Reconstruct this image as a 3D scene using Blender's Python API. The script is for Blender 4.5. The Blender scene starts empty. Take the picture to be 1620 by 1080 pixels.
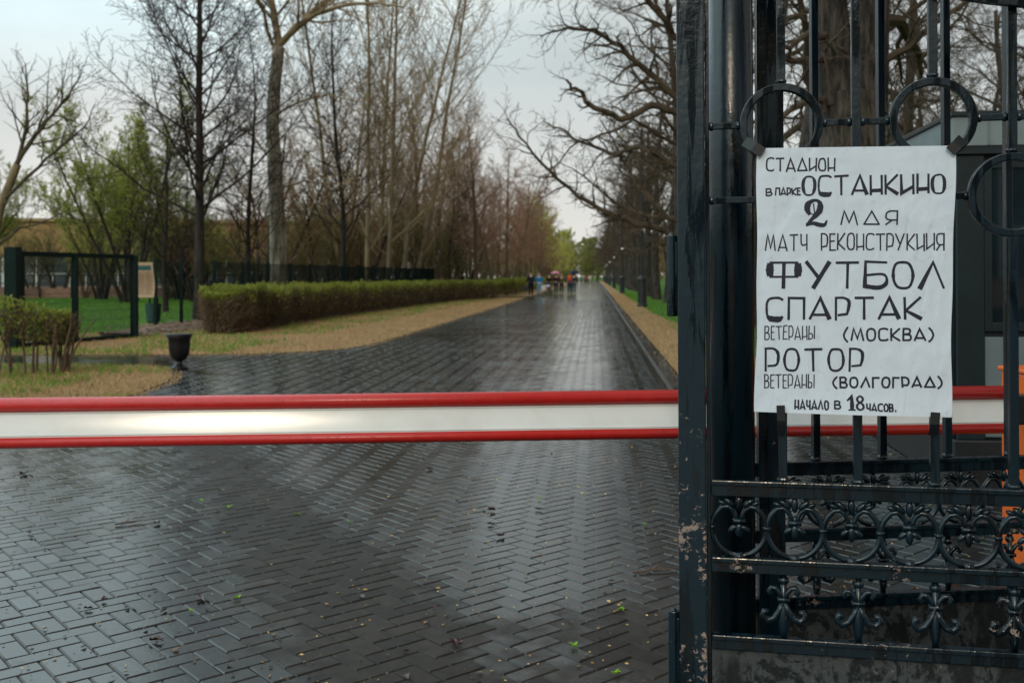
import bpy, math, random
import numpy as np
from mathutils import Vector, Matrix

PI = math.pi
R = math.radians
SC = bpy.context.scene
COL = SC.collection

# ------------------------------------------------------------------ camera
F, PX, PY, EYE, ROLL = 1575.0, 810.0, 437.7, 1.5, R(0.3)
cam_d = bpy.data.cameras.new('camera')
cam = bpy.data.objects.new('camera', cam_d)
COL.objects.link(cam)
cam.location = (0, 0, EYE)
cam.rotation_euler = (PI / 2, ROLL, 0)
cam_d.sensor_width = 36
cam_d.lens = F / 1620 * 36
cam_d.shift_y = -(540 - PY) / 1620
cam_d.clip_start, cam_d.clip_end = 0.05, 3000
cam_d.dof.use_dof = True
cam_d.dof.focus_distance = 3.15
cam_d.dof.aperture_fstop = 4.6
SC.camera = cam

# ------------------------------------------------------------------ light
SUN_EL, SUN_AZ = R(30), R(180 + 11)          # azimuth measured clockwise from +Y: low, behind and to the left
sun_dir = Vector((math.sin(SUN_AZ) * math.cos(SUN_EL), math.cos(SUN_AZ) * math.cos(SUN_EL), math.sin(SUN_EL)))
sl = bpy.data.lights.new('sun', 'SUN')
sl.energy = 0.8
sl.angle = R(10)
sl.color = (1.0, 0.83, 0.60)
so = bpy.data.objects.new('sun', sl)
so.rotation_euler = (-sun_dir).to_track_quat('-Z', 'Y').to_euler()
COL.objects.link(so)

world = bpy.data.worlds.new("World")
SC.world = world
world.use_nodes = True
wt = world.node_tree
wt.nodes.clear()
def wn(t, **k):
    n = wt.nodes.new(t)
    for a, b in k.items(): setattr(n, a, b)
    return n
w_out = wn('ShaderNodeOutputWorld'); w_bg = wn('ShaderNodeBackground')
w_bg.inputs['Strength'].default_value = 0.1
w_sky = wn('ShaderNodeTexSky', sky_type='NISHITA', sun_disc=False, sun_elevation=SUN_EL, sun_rotation=SUN_AZ)
w_tc = wn('ShaderNodeTexCoord'); w_map = wn('ShaderNodeMapping'); w_map.inputs['Scale'].default_value = (1, 1, 2.6)
w_noise = wn('ShaderNodeTexNoise'); w_noise.inputs['Scale'].default_value = 2.3; w_noise.inputs['Detail'].default_value = 6
w_noise.inputs['Distortion'].default_value = 0.4
w_ramp = wn('ShaderNodeValToRGB')
w_ramp.color_ramp.elements[0].position = 0.36; w_ramp.color_ramp.elements[0].color = (4.3, 4.85, 4.9, 1)
w_ramp.color_ramp.elements[1].position = 0.66; w_ramp.color_ramp.elements[1].color = (6.2, 6.6, 6.45, 1)
w_sep = wn('ShaderNodeSeparateXYZ')
w_hr = wn('ShaderNodeMapRange'); w_hr.inputs[1].default_value = 0.0; w_hr.inputs[2].default_value = 0.22
w_hr.inputs[3].default_value = 1.0; w_hr.inputs[4].default_value = 0.0
w_mix1 = wn('ShaderNodeMix', data_type='RGBA'); w_mix1.inputs[7].default_value = (7.9, 7.35, 6.8, 1)
w_mix2 = wn('ShaderNodeMix', data_type='RGBA'); w_mix2.inputs[0].default_value = 0.95
w_m3 = wn('ShaderNodeMath', operation='MULTIPLY'); w_m3.inputs[1].default_value = 0.75
L = wt.links.new
L(w_tc.outputs['Generated'], w_map.inputs['Vector']); L(w_map.outputs[0], w_noise.inputs['Vector'])
L(w_noise.outputs['Fac'], w_ramp.inputs[0]); L(w_tc.outputs['Generated'], w_sep.inputs[0])
L(w_sep.outputs['Z'], w_hr.inputs[0]); L(w_hr.outputs[0], w_m3.inputs[0]); L(w_m3.outputs[0], w_mix1.inputs[0])
L(w_ramp.outputs[0], w_mix1.inputs[6])
L(w_sky.outputs[0], w_mix2.inputs[6]); L(w_mix1.outputs[2], w_mix2.inputs[7])
w_side = wn('ShaderNodeMapRange'); w_side.inputs[1].default_value = -0.45; w_side.inputs[2].default_value = 0.2   # the high cloud is thinner to the left
w_side.inputs[3].default_value = 1.75; w_side.inputs[4].default_value = -0.4
w_up = wn('ShaderNodeMapRange'); w_up.inputs[1].default_value = 0.16; w_up.inputs[2].default_value = 0.42
w_k = wn('ShaderNodeMath', operation='MULTIPLY_ADD'); w_k.inputs[2].default_value = 0.0
L(w_sep.outputs['Z'], w_up.inputs[0]); L(w_side.outputs[0], w_k.inputs[0]); L(w_up.outputs[0], w_k.inputs[1])
w_tint = wn('ShaderNodeVectorMath', operation='MULTIPLY_ADD'); w_tint.inputs[1].default_value = (0.78, 1.0, 1.08); w_tint.inputs[2].default_value = (1, 1, 1)
w_mul = wn('ShaderNodeVectorMath', operation='MULTIPLY')
L(w_sep.outputs['X'], w_side.inputs[0]); L(w_mix2.outputs[2], w_mul.inputs[0]); L(w_k.outputs[0], w_tint.inputs[0]); L(w_tint.outputs[0], w_mul.inputs[1])
L(w_mul.outputs[0], w_bg.inputs['Color']); L(w_bg.outputs[0], w_out.inputs[0])

SC.view_settings.view_transform = 'Standard'
SC.view_settings.look = 'None'
SC.view_settings.exposure = 0.25
SC.view_settings.gamma = 1
SC.cycles.use_denoising = True
SC.cycles.max_bounces = 6
SC.cycles.transparent_max_bounces = 8
SC.cycles.sample_clamp_indirect = 4

# ------------------------------------------------------------------ helpers
def unroll(px, py):
    xo, yo = px - PX, py - PY
    c, s = math.cos(ROLL), math.sin(ROLL)
    return c * xo - s * yo, s * xo + c * yo
def at(px, py, Y):                           # the point of the place seen at a photo pixel, at distance Y
    x, y = unroll(px, py)
    return Vector((x / F * Y, Y, EYE - y / F * Y))
def ground(px, py, z=0.0):                   # the ground point seen at a photo pixel
    x, y = unroll(px, py)
    Y = (EYE - z) * F / y
    return Vector((x / F * Y, Y, z))

TH = math.atan((942 - PX) / F)               # heading of the alley
RD = Vector((math.sin(TH), math.cos(TH), 0)) # along the alley
RN = Vector((math.cos(TH), -math.sin(TH), 0))# across it, to the right
def road(l, s, z=0.0):
    v = RN * l + RD * s
    return Vector((v.x, v.y, z))

class Acc:
    def __init__(self): self.v, self.f, self.m = [], [], []
    def quad(self, a, b, c, d, m=0):
        n = len(self.v); self.v += [a, b, c, d]; self.f.append((n, n + 1, n + 2, n + 3)); self.m.append(m)
    def tri(self, a, b, c, m=0):
        n = len(self.v); self.v += [a, b, c]; self.f.append((n, n + 1, n + 2)); self.m.append(m)
    def box(self, x0, x1, y0, y1, z0, z1, m=0):
        n = len(self.v)
        self.v += [(x0, y0, z0), (x1, y0, z0), (x1, y1, z0), (x0, y1, z0), (x0, y0, z1), (x1, y0, z1), (x1, y1, z1), (x0, y1, z1)]
        for q in ((0, 3, 2, 1), (4, 5, 6, 7), (0, 1, 5, 4), (1, 2, 6, 5), (2, 3, 7, 6), (3, 0, 4, 7)):
            self.f.append(tuple(n + i for i in q)); self.m.append(m)
        return self
    def bar(self, a, b, w, d, up=Vector((0, 0, 1)), m=0):    # rectangular bar from a to b, w across, d along up
        a, b = Vector(a), Vector(b); t = (b - a).normalized()
        if abs(t.dot(up)) > 0.98: up = Vector((0, 1, 0))
        s = t.cross(up).normalized() * (w / 2); u = s.cross(t).normalized() * (d / 2)
        n = len(self.v)
        for p in (a, b):
            for i, j in ((-1, -1), (1, -1), (1, 1), (-1, 1)): self.v.append(tuple(p + s * i + u * j))
        for q in ((3, 2, 1, 0), (4, 5, 6, 7), (0, 1, 5, 4), (1, 2, 6, 5), (2, 3, 7, 6), (3, 0, 4, 7)):
            self.f.append(tuple(n + i for i in q)); self.m.append(m)
        return self
    def tube(self, pts, rad, k=6, cap=True, m=0, closed=False):
        n0 = len(self.v); N = len(pts)
        cs = [(math.cos(2 * PI * i / k), math.sin(2 * PI * i / k)) for i in range(k)]
        px_ = py_ = pz_ = None
        for i in range(N):
            if closed: a, b = pts[i - 1], pts[(i + 1) % N]
            else: a, b = pts[max(i - 1, 0)], pts[min(i + 1, N - 1)]
            tx, ty, tz = b[0] - a[0], b[1] - a[1], b[2] - a[2]
            l = math.sqrt(tx * tx + ty * ty + tz * tz) or 1e-9
            tx, ty, tz = tx / l, ty / l, tz / l
            if px_ is None:
                rx, ry, rz = (1, 0, 0) if abs(tx) < 0.8 else (0, 1, 0)
            else: rx, ry, rz = px_, py_, pz_
            dd = rx * tx + ry * ty + rz * tz
            ux, uy, uz = rx - dd * tx, ry - dd * ty, rz - dd * tz
            l = math.sqrt(ux * ux + uy * uy + uz * uz)
            if l < 1e-5:
                rx, ry, rz = (0, 1, 0) if abs(ty) < 0.8 else (0, 0, 1)
                dd = rx * tx + ry * ty + rz * tz
                ux, uy, uz = rx - dd * tx, ry - dd * ty, rz - dd * tz
                l = math.sqrt(ux * ux + uy * uy + uz * uz)
            ux, uy, uz = ux / l, uy / l, uz / l
            px_, py_, pz_ = ux, uy, uz
            wx, wy, wz = ty * uz - tz * uy, tz * ux - tx * uz, tx * uy - ty * ux
            r = rad[i] if hasattr(rad, '__len__') else rad
            p = pts[i]
            for c, s in cs:
                self.v.append((p[0] + r * (c * ux + s * wx), p[1] + r * (c * uy + s * wy), p[2] + r * (c * uz + s * wz)))
        f, mm = self.f, self.m
        for i in range(N if closed else N - 1):
            a = n0 + i * k; b = n0 + ((i + 1) % N) * k
            for j in range(k):
                j2 = (j + 1) % k
                f.append((a + j, a + j2, b + j2, b + j)); mm.append(m)
        if cap and not closed:
            f.append(tuple(n0 + j for j in reversed(range(k)))); mm.append(m)
            f.append(tuple(n0 + (N - 1) * k + j for j in range(k))); mm.append(m)
        return self
    def lathe(self, prof, c=(0, 0, 0), k=24, m=0):           # prof: (radius, z)
        n0 = len(self.v)
        for r, z in prof:
            for i in range(k):
                a = 2 * PI * i / k
                self.v.append((c[0] + r * math.cos(a), c[1] + r * math.sin(a), c[2] + z))
        for j in range(len(prof) - 1):
            for i in range(k):
                i2 = (i + 1) % k
                self.f.append((n0 + j * k + i, n0 + j * k + i2, n0 + (j + 1) * k + i2, n0 + (j + 1) * k + i)); self.m.append(m)
        self.f.append(tuple(n0 + i for i in reversed(range(k)))); self.m.append(m)
        self.f.append(tuple(n0 + (len(prof) - 1) * k + i for i in range(k))); self.m.append(m)
        return self
    def ball(self, c, rx, ry, rz, ang=0.0, k=10, n=6, m=0):   # ellipsoid turned by ang in the x-z plane
        prof = []
        n0 = len(self.v); ca, sa = math.cos(ang), math.sin(ang)
        for j in range(n + 1):
            t = PI * (0.04 + 0.92 * j / n)
            for i in range(k):
                a = 2 * PI * i / k
                x, y, z = rx * math.sin(t) * math.cos(a), ry * math.sin(t) * math.sin(a), -rz * math.cos(t)
                self.v.append((c[0] + x * ca - z * sa, c[1] + y, c[2] + x * sa + z * ca))
        for j in range(n):
            for i in range(k):
                i2 = (i + 1) % k
                self.f.append((n0 + j * k + i, n0 + j * k + i2, n0 + (j + 1) * k + i2, n0 + (j + 1) * k + i)); self.m.append(m)
        self.f.append(tuple(n0 + i for i in reversed(range(k)))); self.m.append(m)
        self.f.append(tuple(n0 + n * k + i for i in range(k))); self.m.append(m)
        return self

def obj(name, acc, mats, parent=None, smooth=False, bevel=0.0, segs=2, loc=None):
    me = bpy.data.meshes.new(name)
    me.from_pydata([tuple(v) for v in acc.v], [], acc.f)
    if not isinstance(mats, (list, tuple)): mats = [mats]
    for m in mats: me.materials.append(m)
    if len(mats) > 1: me.polygons.foreach_set('material_index', acc.m)
    if smooth: me.polygons.foreach_set('use_smooth', [True] * len(me.polygons))
    me.update()
    o = bpy.data.objects.new(name, me); COL.objects.link(o)
    if parent is not None: o.parent = parent
    if loc is not None: o.location = loc
    if bevel:
        b = o.modifiers.new('Bevel', 'BEVEL'); b.width = bevel; b.segments = segs; b.limit_method = 'ANGLE'; b.angle_limit = R(40)
    return o
def tag(o, label, cat, group=None, kind=None):
    o['label'] = label; o['category'] = cat
    if group: o['group'] = group
    if kind: o['kind'] = kind
    return o
def struct(o, kind='structure'): o['kind'] = kind; return o
def thing(name, label, cat, loc=(0, 0, 0), rz=0.0, group=None):
    o = bpy.data.objects.new(name, None); COL.objects.link(o)
    o.location = loc; o.rotation_euler = (0, 0, rz); o.empty_display_size = 0.2
    return tag(o, label, cat, group)
def dup(root, loc, rz=0.0, scale=None, label=None, group=None):
    r = root.copy(); COL.objects.link(r); r.location = loc; r.rotation_euler = (0, 0, rz)
    if scale is not None: r.scale = scale
    if label: r['label'] = label
    if group: r['group'] = group
    for ch in list(root.children):
        c = ch.copy(); COL.objects.link(c); c.parent = r
        for g in list(ch.children):
            d = g.copy(); COL.objects.link(d); d.parent = c
    return r

# ------------------------------------------------------------------ materials
class NT:
    def __init__(self, name):
        self.mat = bpy.data.materials.new(name); self.mat.use_nodes = True
        self.t = self.mat.node_tree; self.b = self.t.nodes['Principled BSDF']
    def n(self, t, **k):
        x = self.t.nodes.new(t)
        for a, b in k.items(): setattr(x, a, b)
        return x
    def l(self, a, b): self.t.links.new(a, b)
    def coord(self, scale=(1, 1, 1), kind='Object'):
        c = self.n('ShaderNodeTexCoord'); m = self.n('ShaderNodeMapping'); m.inputs['Scale'].default_value = scale
        self.l(c.outputs[kind], m.inputs['Vector']); return m.outputs[0]
    def noise(self, vec, scale=5, detail=4, rough=0.55, dist=0.0):
        x = self.n('ShaderNodeTexNoise'); x.inputs['Scale'].default_value = scale; x.inputs['Detail'].default_value = detail
        x.inputs['Roughness'].default_value = rough; x.inputs['Distortion'].default_value = dist
        self.l(vec, x.inputs['Vector']); return x.outputs['Fac']
    def ramp(self, fac, stops):
        x = self.n('ShaderNodeValToRGB'); e = x.color_ramp.elements
        while len(e) < len(stops): e.new(0.5)
        for i, (p, c) in enumerate(stops):
            e[i].position = p
            e[i].color = (*c, 1) if hasattr(c, '__len__') else (c, c, c, 1)
        self.l(fac, x.inputs[0]); return x.outputs[0]
    def mix(self, fac, a, b):
        x = self.n('ShaderNodeMix', data_type='RGBA')
        for s, v in ((0, fac), (6, a), (7, b)):
            if hasattr(v, 'is_linked'): self.l(v, x.inputs[s])
            elif s == 0: x.inputs[0].default_value = v
            else: x.inputs[s].default_value = (*v, 1)
        return x.outputs[2]
    def math(self, op, a, b):
        x = self.n('ShaderNodeMath', operation=op)
        for s, v in ((0, a), (1, b)):
            if hasattr(v, 'is_linked'): self.l(v, x.inputs[s])
            else: x.inputs[s].default_value = v
        return x.outputs[0]
    def bump(self, h, strength=0.3, dist=0.01):
        x = self.n('ShaderNodeBump'); x.inputs['Strength'].default_value = strength; x.inputs['Distance'].default_value = dist
        self.l(h, x.inputs['Height']); self.l(x.outputs[0], self.b.inputs['Normal'])
    def col(self, v):
        if hasattr(v, 'is_linked'): self.l(v, self.b.inputs['Base Color'])
        else: self.b.inputs['Base Color'].default_value = (*v, 1)
    def rough(self, v):
        if hasattr(v, 'is_linked'): self.l(v, self.b.inputs['Roughness'])
        else: self.b.inputs['Roughness'].default_value = v
    def spec(self, v): self.b.inputs['Specular IOR Level'].default_value = v

def simple(name, c, rough=0.6, var=0.25, scale=8, bump=0.0, metal=0.0, spec=0.5, detail=4):
    m = NT(name); v = m.coord()
    n = m.noise(v, scale, detail)
    lo = tuple(x * (1 - var) for x in c); hi = tuple(min(1, x * (1 + var)) for x in c)
    m.col(m.ramp(n, [(0.3, lo), (0.7, hi)])); m.rough(rough); m.spec(spec); m.b.inputs['Metallic'].default_value = metal
    if bump: m.bump(n, bump, 0.01)
    return m.mat

def bark(name, c1, c2, scale=9, moss=None):
    m = NT(name); v = m.coord((1, 1, 0.16))
    n = m.noise(v, scale, 7, 0.7, 0.4); n2 = m.noise(m.coord(), 1.3, 3); n3 = m.noise(m.coord((1, 1, .5)), 3.5, 4)
    h = m.math('ADD', m.math('MULTIPLY', n, .75), m.math('MULTIPLY', n3, .25))
    c = m.mix(m.ramp(h, [(0.40, 0.0), (0.62, 1.0)]), c1, c2)
    if moss: c = m.mix(m.ramp(n2, [(0.60, 0.0), (0.72, 0.5)]), c, moss)
    m.col(c); m.rough(0.8); m.spec(0.25); m.bump(h, 1.0, 0.06)
    return m.mat

def leafmat(name, c1, c2, scale=0.8, trans=0.35):
    m = NT(name); v = m.coord()
    m.col(m.mix(m.ramp(m.noise(v, scale, 3), [(0.35, 0.0), (0.65, 1.0)]), c1, c2)); m.rough(0.6); m.spec(0.25)
    t = m.n('ShaderNodeBsdfTranslucent'); t.inputs[0].default_value = (*c2, 1)
    x = m.n('ShaderNodeMixShader'); x.inputs[0].default_value = trans
    o = m.t.nodes['Material Output']
    m.l(m.b.outputs[0], x.inputs[1]); m.l(t.outputs[0], x.inputs[2]); m.l(x.outputs[0], o.inputs['Surface'])
    return m.mat

def gatepaint(name, amount=0.004, base=(0.0012, 0.0085, 0.0145), low=0.55, high=1.25):
    """glossy wet blue-black enamel with run marks; chipped to bare pinkish primer and rust towards the ground"""
    m = NT(name)
    g = m.n('ShaderNodeNewGeometry'); sep = m.n('ShaderNodeSeparateXYZ'); m.l(g.outputs['Position'], sep.inputs[0])
    P = g.outputs['Position']
    st = m.n('ShaderNodeMapping'); st.inputs['Scale'].default_value = (1, 1, 0.10); m.l(P, st.inputs['Vector'])
    runs = m.noise(st.outputs[0], 26, 3, 0.5, 0.5); grain = m.noise(P, 52, 8, 0.72, 0.3); patch = m.noise(P, 5, 2)
    pit = m.noise(P, 120, 3); lump = m.noise(P, 34, 2)
    hr = m.n('ShaderNodeMapRange'); hr.inputs[1].default_value = low; hr.inputs[2].default_value = high
    hr.inputs[3].default_value = 0.665 - amount; hr.inputs[4].default_value = 0.80
    m.l(sep.outputs['Z'], hr.inputs[0])
    d = m.math('SUBTRACT', m.math('ADD', m.math('MULTIPLY', grain, 0.60), m.math('MULTIPLY', patch, 0.50)), hr.outputs[0])
    chip = m.ramp(m.math('ADD', d, 0.5), [(0.497, 0.0), (0.515, 1.0)])
    flake = m.mix(grain, (0.10, 0.06, 0.05), (0.40, 0.31, 0.27))
    wet = m.ramp(runs, [(0.50, 0.0), (0.58, 1.0)])
    paint = m.mix(wet, tuple(x * 1.5 for x in base), tuple(x * .6 for x in base))
    m.col(m.mix(chip, paint, flake))
    rr = m.mix(wet, (0.30, 0.30, 0.30), (0.14, 0.14, 0.14)); m.rough(m.mix(chip, rr, (0.75, 0.75, 0.75)))
    h = m.math('ADD', m.math('MULTIPLY', wet, 0.12), m.math('ADD', m.math('MULTIPLY', pit, 0.10), m.math('ADD', m.math('MULTIPLY', lump, .5), m.math('MULTIPLY', chip, -0.35))))
    m.bump(h, 0.35, 0.006)
    return m.mat
def platepaint(name):
    m = NT(name); v = m.coord((1, 1, .7)); a = m.noise(v, 11, 8, .7, .8); b = m.noise(v, 42, 6, .7); c = m.noise(m.coord((1, 1, .25)), 5, 4)
    grey = m.mix(b, (0.012, 0.018, 0.021), (0.080, 0.088, 0.09))
    col = m.mix(m.ramp(m.math('ADD', m.math('MULTIPLY', a, .65), m.math('MULTIPLY', b, .35)), [(.47, 0.0), (.52, 1.0)]), (0.003, 0.007, 0.009), grey)
    col = m.mix(m.ramp(c, [(.42, 1.0), (.49, 0.0)]), col, (0.004, 0.008, 0.010))
    m.col(m.mix(m.ramp(b, [(.67, 0.0), (.71, 1.0)]), col, (0.30, 0.23, 0.20))); m.rough(.5); m.bump(b, .5, .006)
    return m.mat

M = {}
M['gate'] = gatepaint('gate_paint')
M['stile'] = gatepaint('stile_paint', 0.085, (0.0016, 0.0110, 0.0185), .75, 1.6)
M['gate_low'] = platepaint('gate_plate_paint')
M['column'] = gatepaint('column_paint', 0.0, (0.0010, 0.0072, 0.0125), .2, .9)
M['tape'] = simple('black_tape', (0.006, 0.008, 0.011), 0.5, 0.2, 30)
M['ink'] = simple('ink', (0.005, 0.008, 0.024), 0.6, 0.2, 60)

def paver():
    m = NT('wet_pavers')
    v = m.coord()
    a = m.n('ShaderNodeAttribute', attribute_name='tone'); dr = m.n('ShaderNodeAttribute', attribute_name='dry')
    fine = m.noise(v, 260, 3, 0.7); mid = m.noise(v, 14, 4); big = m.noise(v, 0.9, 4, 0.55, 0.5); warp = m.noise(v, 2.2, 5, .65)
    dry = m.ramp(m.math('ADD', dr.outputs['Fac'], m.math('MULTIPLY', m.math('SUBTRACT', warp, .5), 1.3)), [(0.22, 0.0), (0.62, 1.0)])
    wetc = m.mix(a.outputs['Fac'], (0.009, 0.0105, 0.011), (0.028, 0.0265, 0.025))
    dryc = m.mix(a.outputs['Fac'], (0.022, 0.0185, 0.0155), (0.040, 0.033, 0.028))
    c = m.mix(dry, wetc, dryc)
    c = m.mix(m.ramp(fine, [(0.62, 0.0), (0.74, 0.5)]), c, (0.12, 0.105, 0.085))
    c = m.mix(m.ramp(mid, [(0.36, 0.5), (0.55, 0.0)]), c, (0.008, 0.008, 0.008))
    m.col(c)
    wr = m.ramp(m.math('ADD', m.math('MULTIPLY', big, 0.7), m.math('MULTIPLY', mid, 0.3)), [(0.38, 0.07), (0.52, 0.13), (0.66, 0.22)])
    m.rough(m.mix(dry, wr, (0.52, 0.52, 0.52)))
    m.l(m.math('MULTIPLY_ADD', dry, -0.45), m.b.inputs['Specular IOR Level']); m.b.inputs['Specular IOR Level'].links[0].from_node.inputs[2].default_value = 0.62
    m.bump(m.math('ADD', m.math('MULTIPLY', fine, 0.35), m.math('MULTIPLY', m.noise(v, 40, 3), 1.0)), 0.16, 0.0035)
    return m.mat
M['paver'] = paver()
def wetflat(name, c, r0=0.1, r1=0.35, sc=0.8):
    m = NT(name); v = m.coord(); n = m.noise(v, sc, 5, 0.6, 0.4); f = m.noise(v, 60, 4)
    m.col(m.mix(f, tuple(x * 0.6 for x in c), tuple(x * 1.4 for x in c)))
    m.rough(m.ramp(n, [(0.38, r0), (0.66, r1)])); m.spec(0.55); m.bump(f, 0.25, 0.004); return m.mat
M['joint'] = wetflat('joint_sand', (0.010, 0.009, 0.008), 0.45, 0.7)
M['wet'] = wetflat('wet_slabs', (0.026, 0.026, 0.026), 0.06, 0.2)
M['gutter'] = wetflat('wet_gutter', (0.03, 0.028, 0.026), 0.05, 0.3, 1.5)
M['kerb'] = wetflat('kerb_stone', (0.06, 0.058, 0.055), 0.25, 0.5)

def soil(name, dry, dry2, green, lo, hi, sc=0.5):
    m = NT(name); v = m.coord()
    f = m.noise(v, 26, 6, 0.7); p = m.noise(v, sc, 5, 0.6)
    c = m.mix(f, dry, dry2); c = m.mix(m.ramp(p, [(lo, 0.0), (hi, 1.0)]), c, green)
    m.col(c); m.rough(0.9); m.spec(0.15); m.bump(f, 0.9, 0.04); return m.mat
M['verge'] = soil('straw_verge', (0.194, 0.117, 0.052), (0.412, 0.266, 0.130), (0.114, 0.144, 0.033), 0.56, 0.74)
M['lawn'] = soil('green_lawn', (0.035, 0.11, 0.010), (0.075, 0.19, 0.018), (0.06, 0.13, 0.02), 0.4, 0.6, 0.15)
M['straw'] = leafmat('straw', (0.324, 0.199, 0.087), (0.497, 0.335, 0.164), 1.2, 0.1)
M['grass'] = leafmat('grass', (0.07, 0.19, 0.015), (0.16, 0.32, 0.03), 1.5, 0.3)
M['litter'] = leafmat('brown_leaves', (0.12, 0.07, 0.045), (0.26, 0.17, 0.12), 3, 0.1)
M['crumb'] = leafmat('yellow_crumbs', (0.25, 0.10, 0.03), (0.62, 0.42, 0.14), 9, 0.1)
M['dark_leaf'] = simple('dark_leaf', (0.045, 0.014, 0.014), 0.35, 0.4, 30)
M['fresh_leaf'] = leafmat('fresh_leaf', (0.16, 0.32, 0.03), (0.28, 0.46, 0.05), 9, 0.25)
M['twig_wood'] = simple('twig_wood', (0.10, 0.055, 0.03), 0.5, 0.4, 40)

M['bark_dark'] = bark('bark_dark', (0.014, 0.011, 0.010), (0.05, 0.040, 0.034))
M['bark_pale'] = bark('bark_pale', (0.10, 0.08, 0.06), (0.44, 0.38, 0.30), 5)
M['bark_stem'] = bark('bark_stem', (0.122, 0.089, 0.052), (0.286, 0.223, 0.137), 7)
M['bark_oak'] = bark('bark_oak', (0.010, 0.009, 0.008), (0.106, 0.087, 0.071), 15, (0.051, 0.055, 0.021))
M['bark_lime'] = bark('bark_lime', (0.081, 0.055, 0.036), (0.188, 0.133, 0.090))
M['twig_lime'] = simple('twig_lime', (0.222, 0.120, 0.082), 0.85, 0.3, 1, spec=0.2)
M['twig_pale'] = simple('twig_pale', (0.252, 0.188, 0.111), 0.85, 0.3, 1, spec=0.2)
M['twig_dark'] = simple('twig_dark', (0.037, 0.026, 0.021), 0.85, 0.3, 1, spec=0.2)
M['twig_oak'] = simple('twig_oak', (0.077, 0.057, 0.039), 0.85, 0.3, 1, spec=0.2)
M['leaf_willow'] = leafmat('leaf_willow', (0.18, 0.22, 0.035), (0.38, 0.40, 0.09), 0.5)
M['leaf_yellow'] = leafmat('leaf_yellow', (0.316, 0.345, 0.051), (0.546, 0.546, 0.101), 0.5)
M['leaf_olive'] = leafmat('leaf_olive', (0.165, 0.154, 0.033), (0.330, 0.297, 0.077), 0.6)
M['leaf_far'] = leafmat('leaf_far', (0.156, 0.204, 0.042), (0.312, 0.336, 0.084), 0.4)  # leaf colour lightened to stand in for haze at the far end
M['leaf_hedge'] = leafmat('leaf_hedge', (0.12, 0.165, 0.02), (0.27, 0.29, 0.05), 1.5)
M['twig_hedge'] = simple('twig_hedge', (0.12, 0.085, 0.058), 0.85, 0.4, 2, spec=0.2)

def flake_red():
    m = NT('boom_red'); v = m.coord(); n = m.noise(v, 22, 5)
    d = m.n('ShaderNodeTexVoronoi'); d.inputs['Scale'].default_value = 70; m.l(v, d.inputs['Vector'])
    drop = m.ramp(d.outputs['Distance'], [(0.16, 1.0), (0.26, 0.0)])
    m.col(m.mix(n, (0.40, 0.010, 0.012), (0.56, 0.022, 0.014))); m.rough(m.mix(n, (0.22, 0.22, 0.22), (0.42, 0.42, 0.42)))
    m.bump(drop, 0.5, 0.003); return m.mat
M['red'] = flake_red()
def boomwhite():
    m = NT('boom_white'); v = m.coord(); n = m.noise(v, 5, 5)
    m.col(m.mix(m.ramp(n, [(0.45, 0.0), (0.8, 1.0)]), (0.74, 0.75, 0.74), (0.64, 0.62, 0.59))); m.rough(0.16); m.spec(0.42); return m.mat
M['white'] = boomwhite()
M['orange'] = simple('orange_paint', (0.72, 0.13, 0.012), 0.4, 0.12, 6)
M['black'] = simple('black_metal', (0.012, 0.014, 0.016), 0.4, 0.3, 20)
M['iron'] = simple('cast_iron', (0.007, 0.007, 0.010), 0.42, 0.4, 25, 0.2, spec=.35)
M['green_paint'] = simple('green_paint', (0.002, 0.013, 0.012), 0.6, 0.3, 8, spec=.15)
M['green_bin'] = simple('green_bin', (0.008, 0.045, 0.038), 0.5, 0.3, 8)
M['lamp_post'] = simple('lamp_post_paint', (0.010, 0.013, 0.016), 0.45, 0.3, 8)
M['globe'] = simple('opal_glass', (0.85, 0.85, 0.83), 0.2, 0.04, 3)
M['frame'] = simple('booth_frame', (0.007, 0.016, 0.02), 0.35, 0.2, 6)
M['panel'] = simple('booth_panel', (0.125, 0.16, 0.172), 0.4, 0.1, 5)
M['roof'] = simple('booth_roof', (0.17, 0.21, 0.22), 0.4, 0.1, 5)
M['glass'] = simple('dark_glass', (0.006, 0.012, 0.015), 0.03, 0.3, 3, spec=0.8)
M['ochre'] = simple('ochre_plaster', (0.324, 0.207, 0.090), 0.85, 0.2, 0.5)
M['pink'] = simple('pink_plaster', (0.34, 0.21, 0.16), 0.85, 0.2, 0.8)
M['white_frame'] = simple('white_frame', (0.62, 0.64, 0.64), 0.5, 0.1, 3)
M['window_glass'] = simple('window_glass', (0.07, 0.10, 0.12), 0.08, 0.4, 0.4, spec=0.8)
M['brown_roof'] = simple('brown_roof', (0.36, 0.25, 0.13), 0.8, 0.2, 1)
M['cream'] = simple('cream_sheet', (0.42, 0.31, 0.20), 0.5, 0.12, 6)
M['teal'] = simple('teal_print', (0.02, 0.10, 0.11), 0.5, 0.2, 8)
M['print'] = simple('grey_print', (0.17, 0.12, 0.08), 0.6, 0.2, 8)
M['skin'] = simple('skin', (0.50, 0.30, 0.22), 0.6, 0.1, 9)
M['hair'] = simple('hair', (0.03, 0.018, 0.012), 0.7, 0.3, 30)
def cloth(name, c): return simple(name, c, 0.85, 0.25, 12, spec=0.2)

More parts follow.
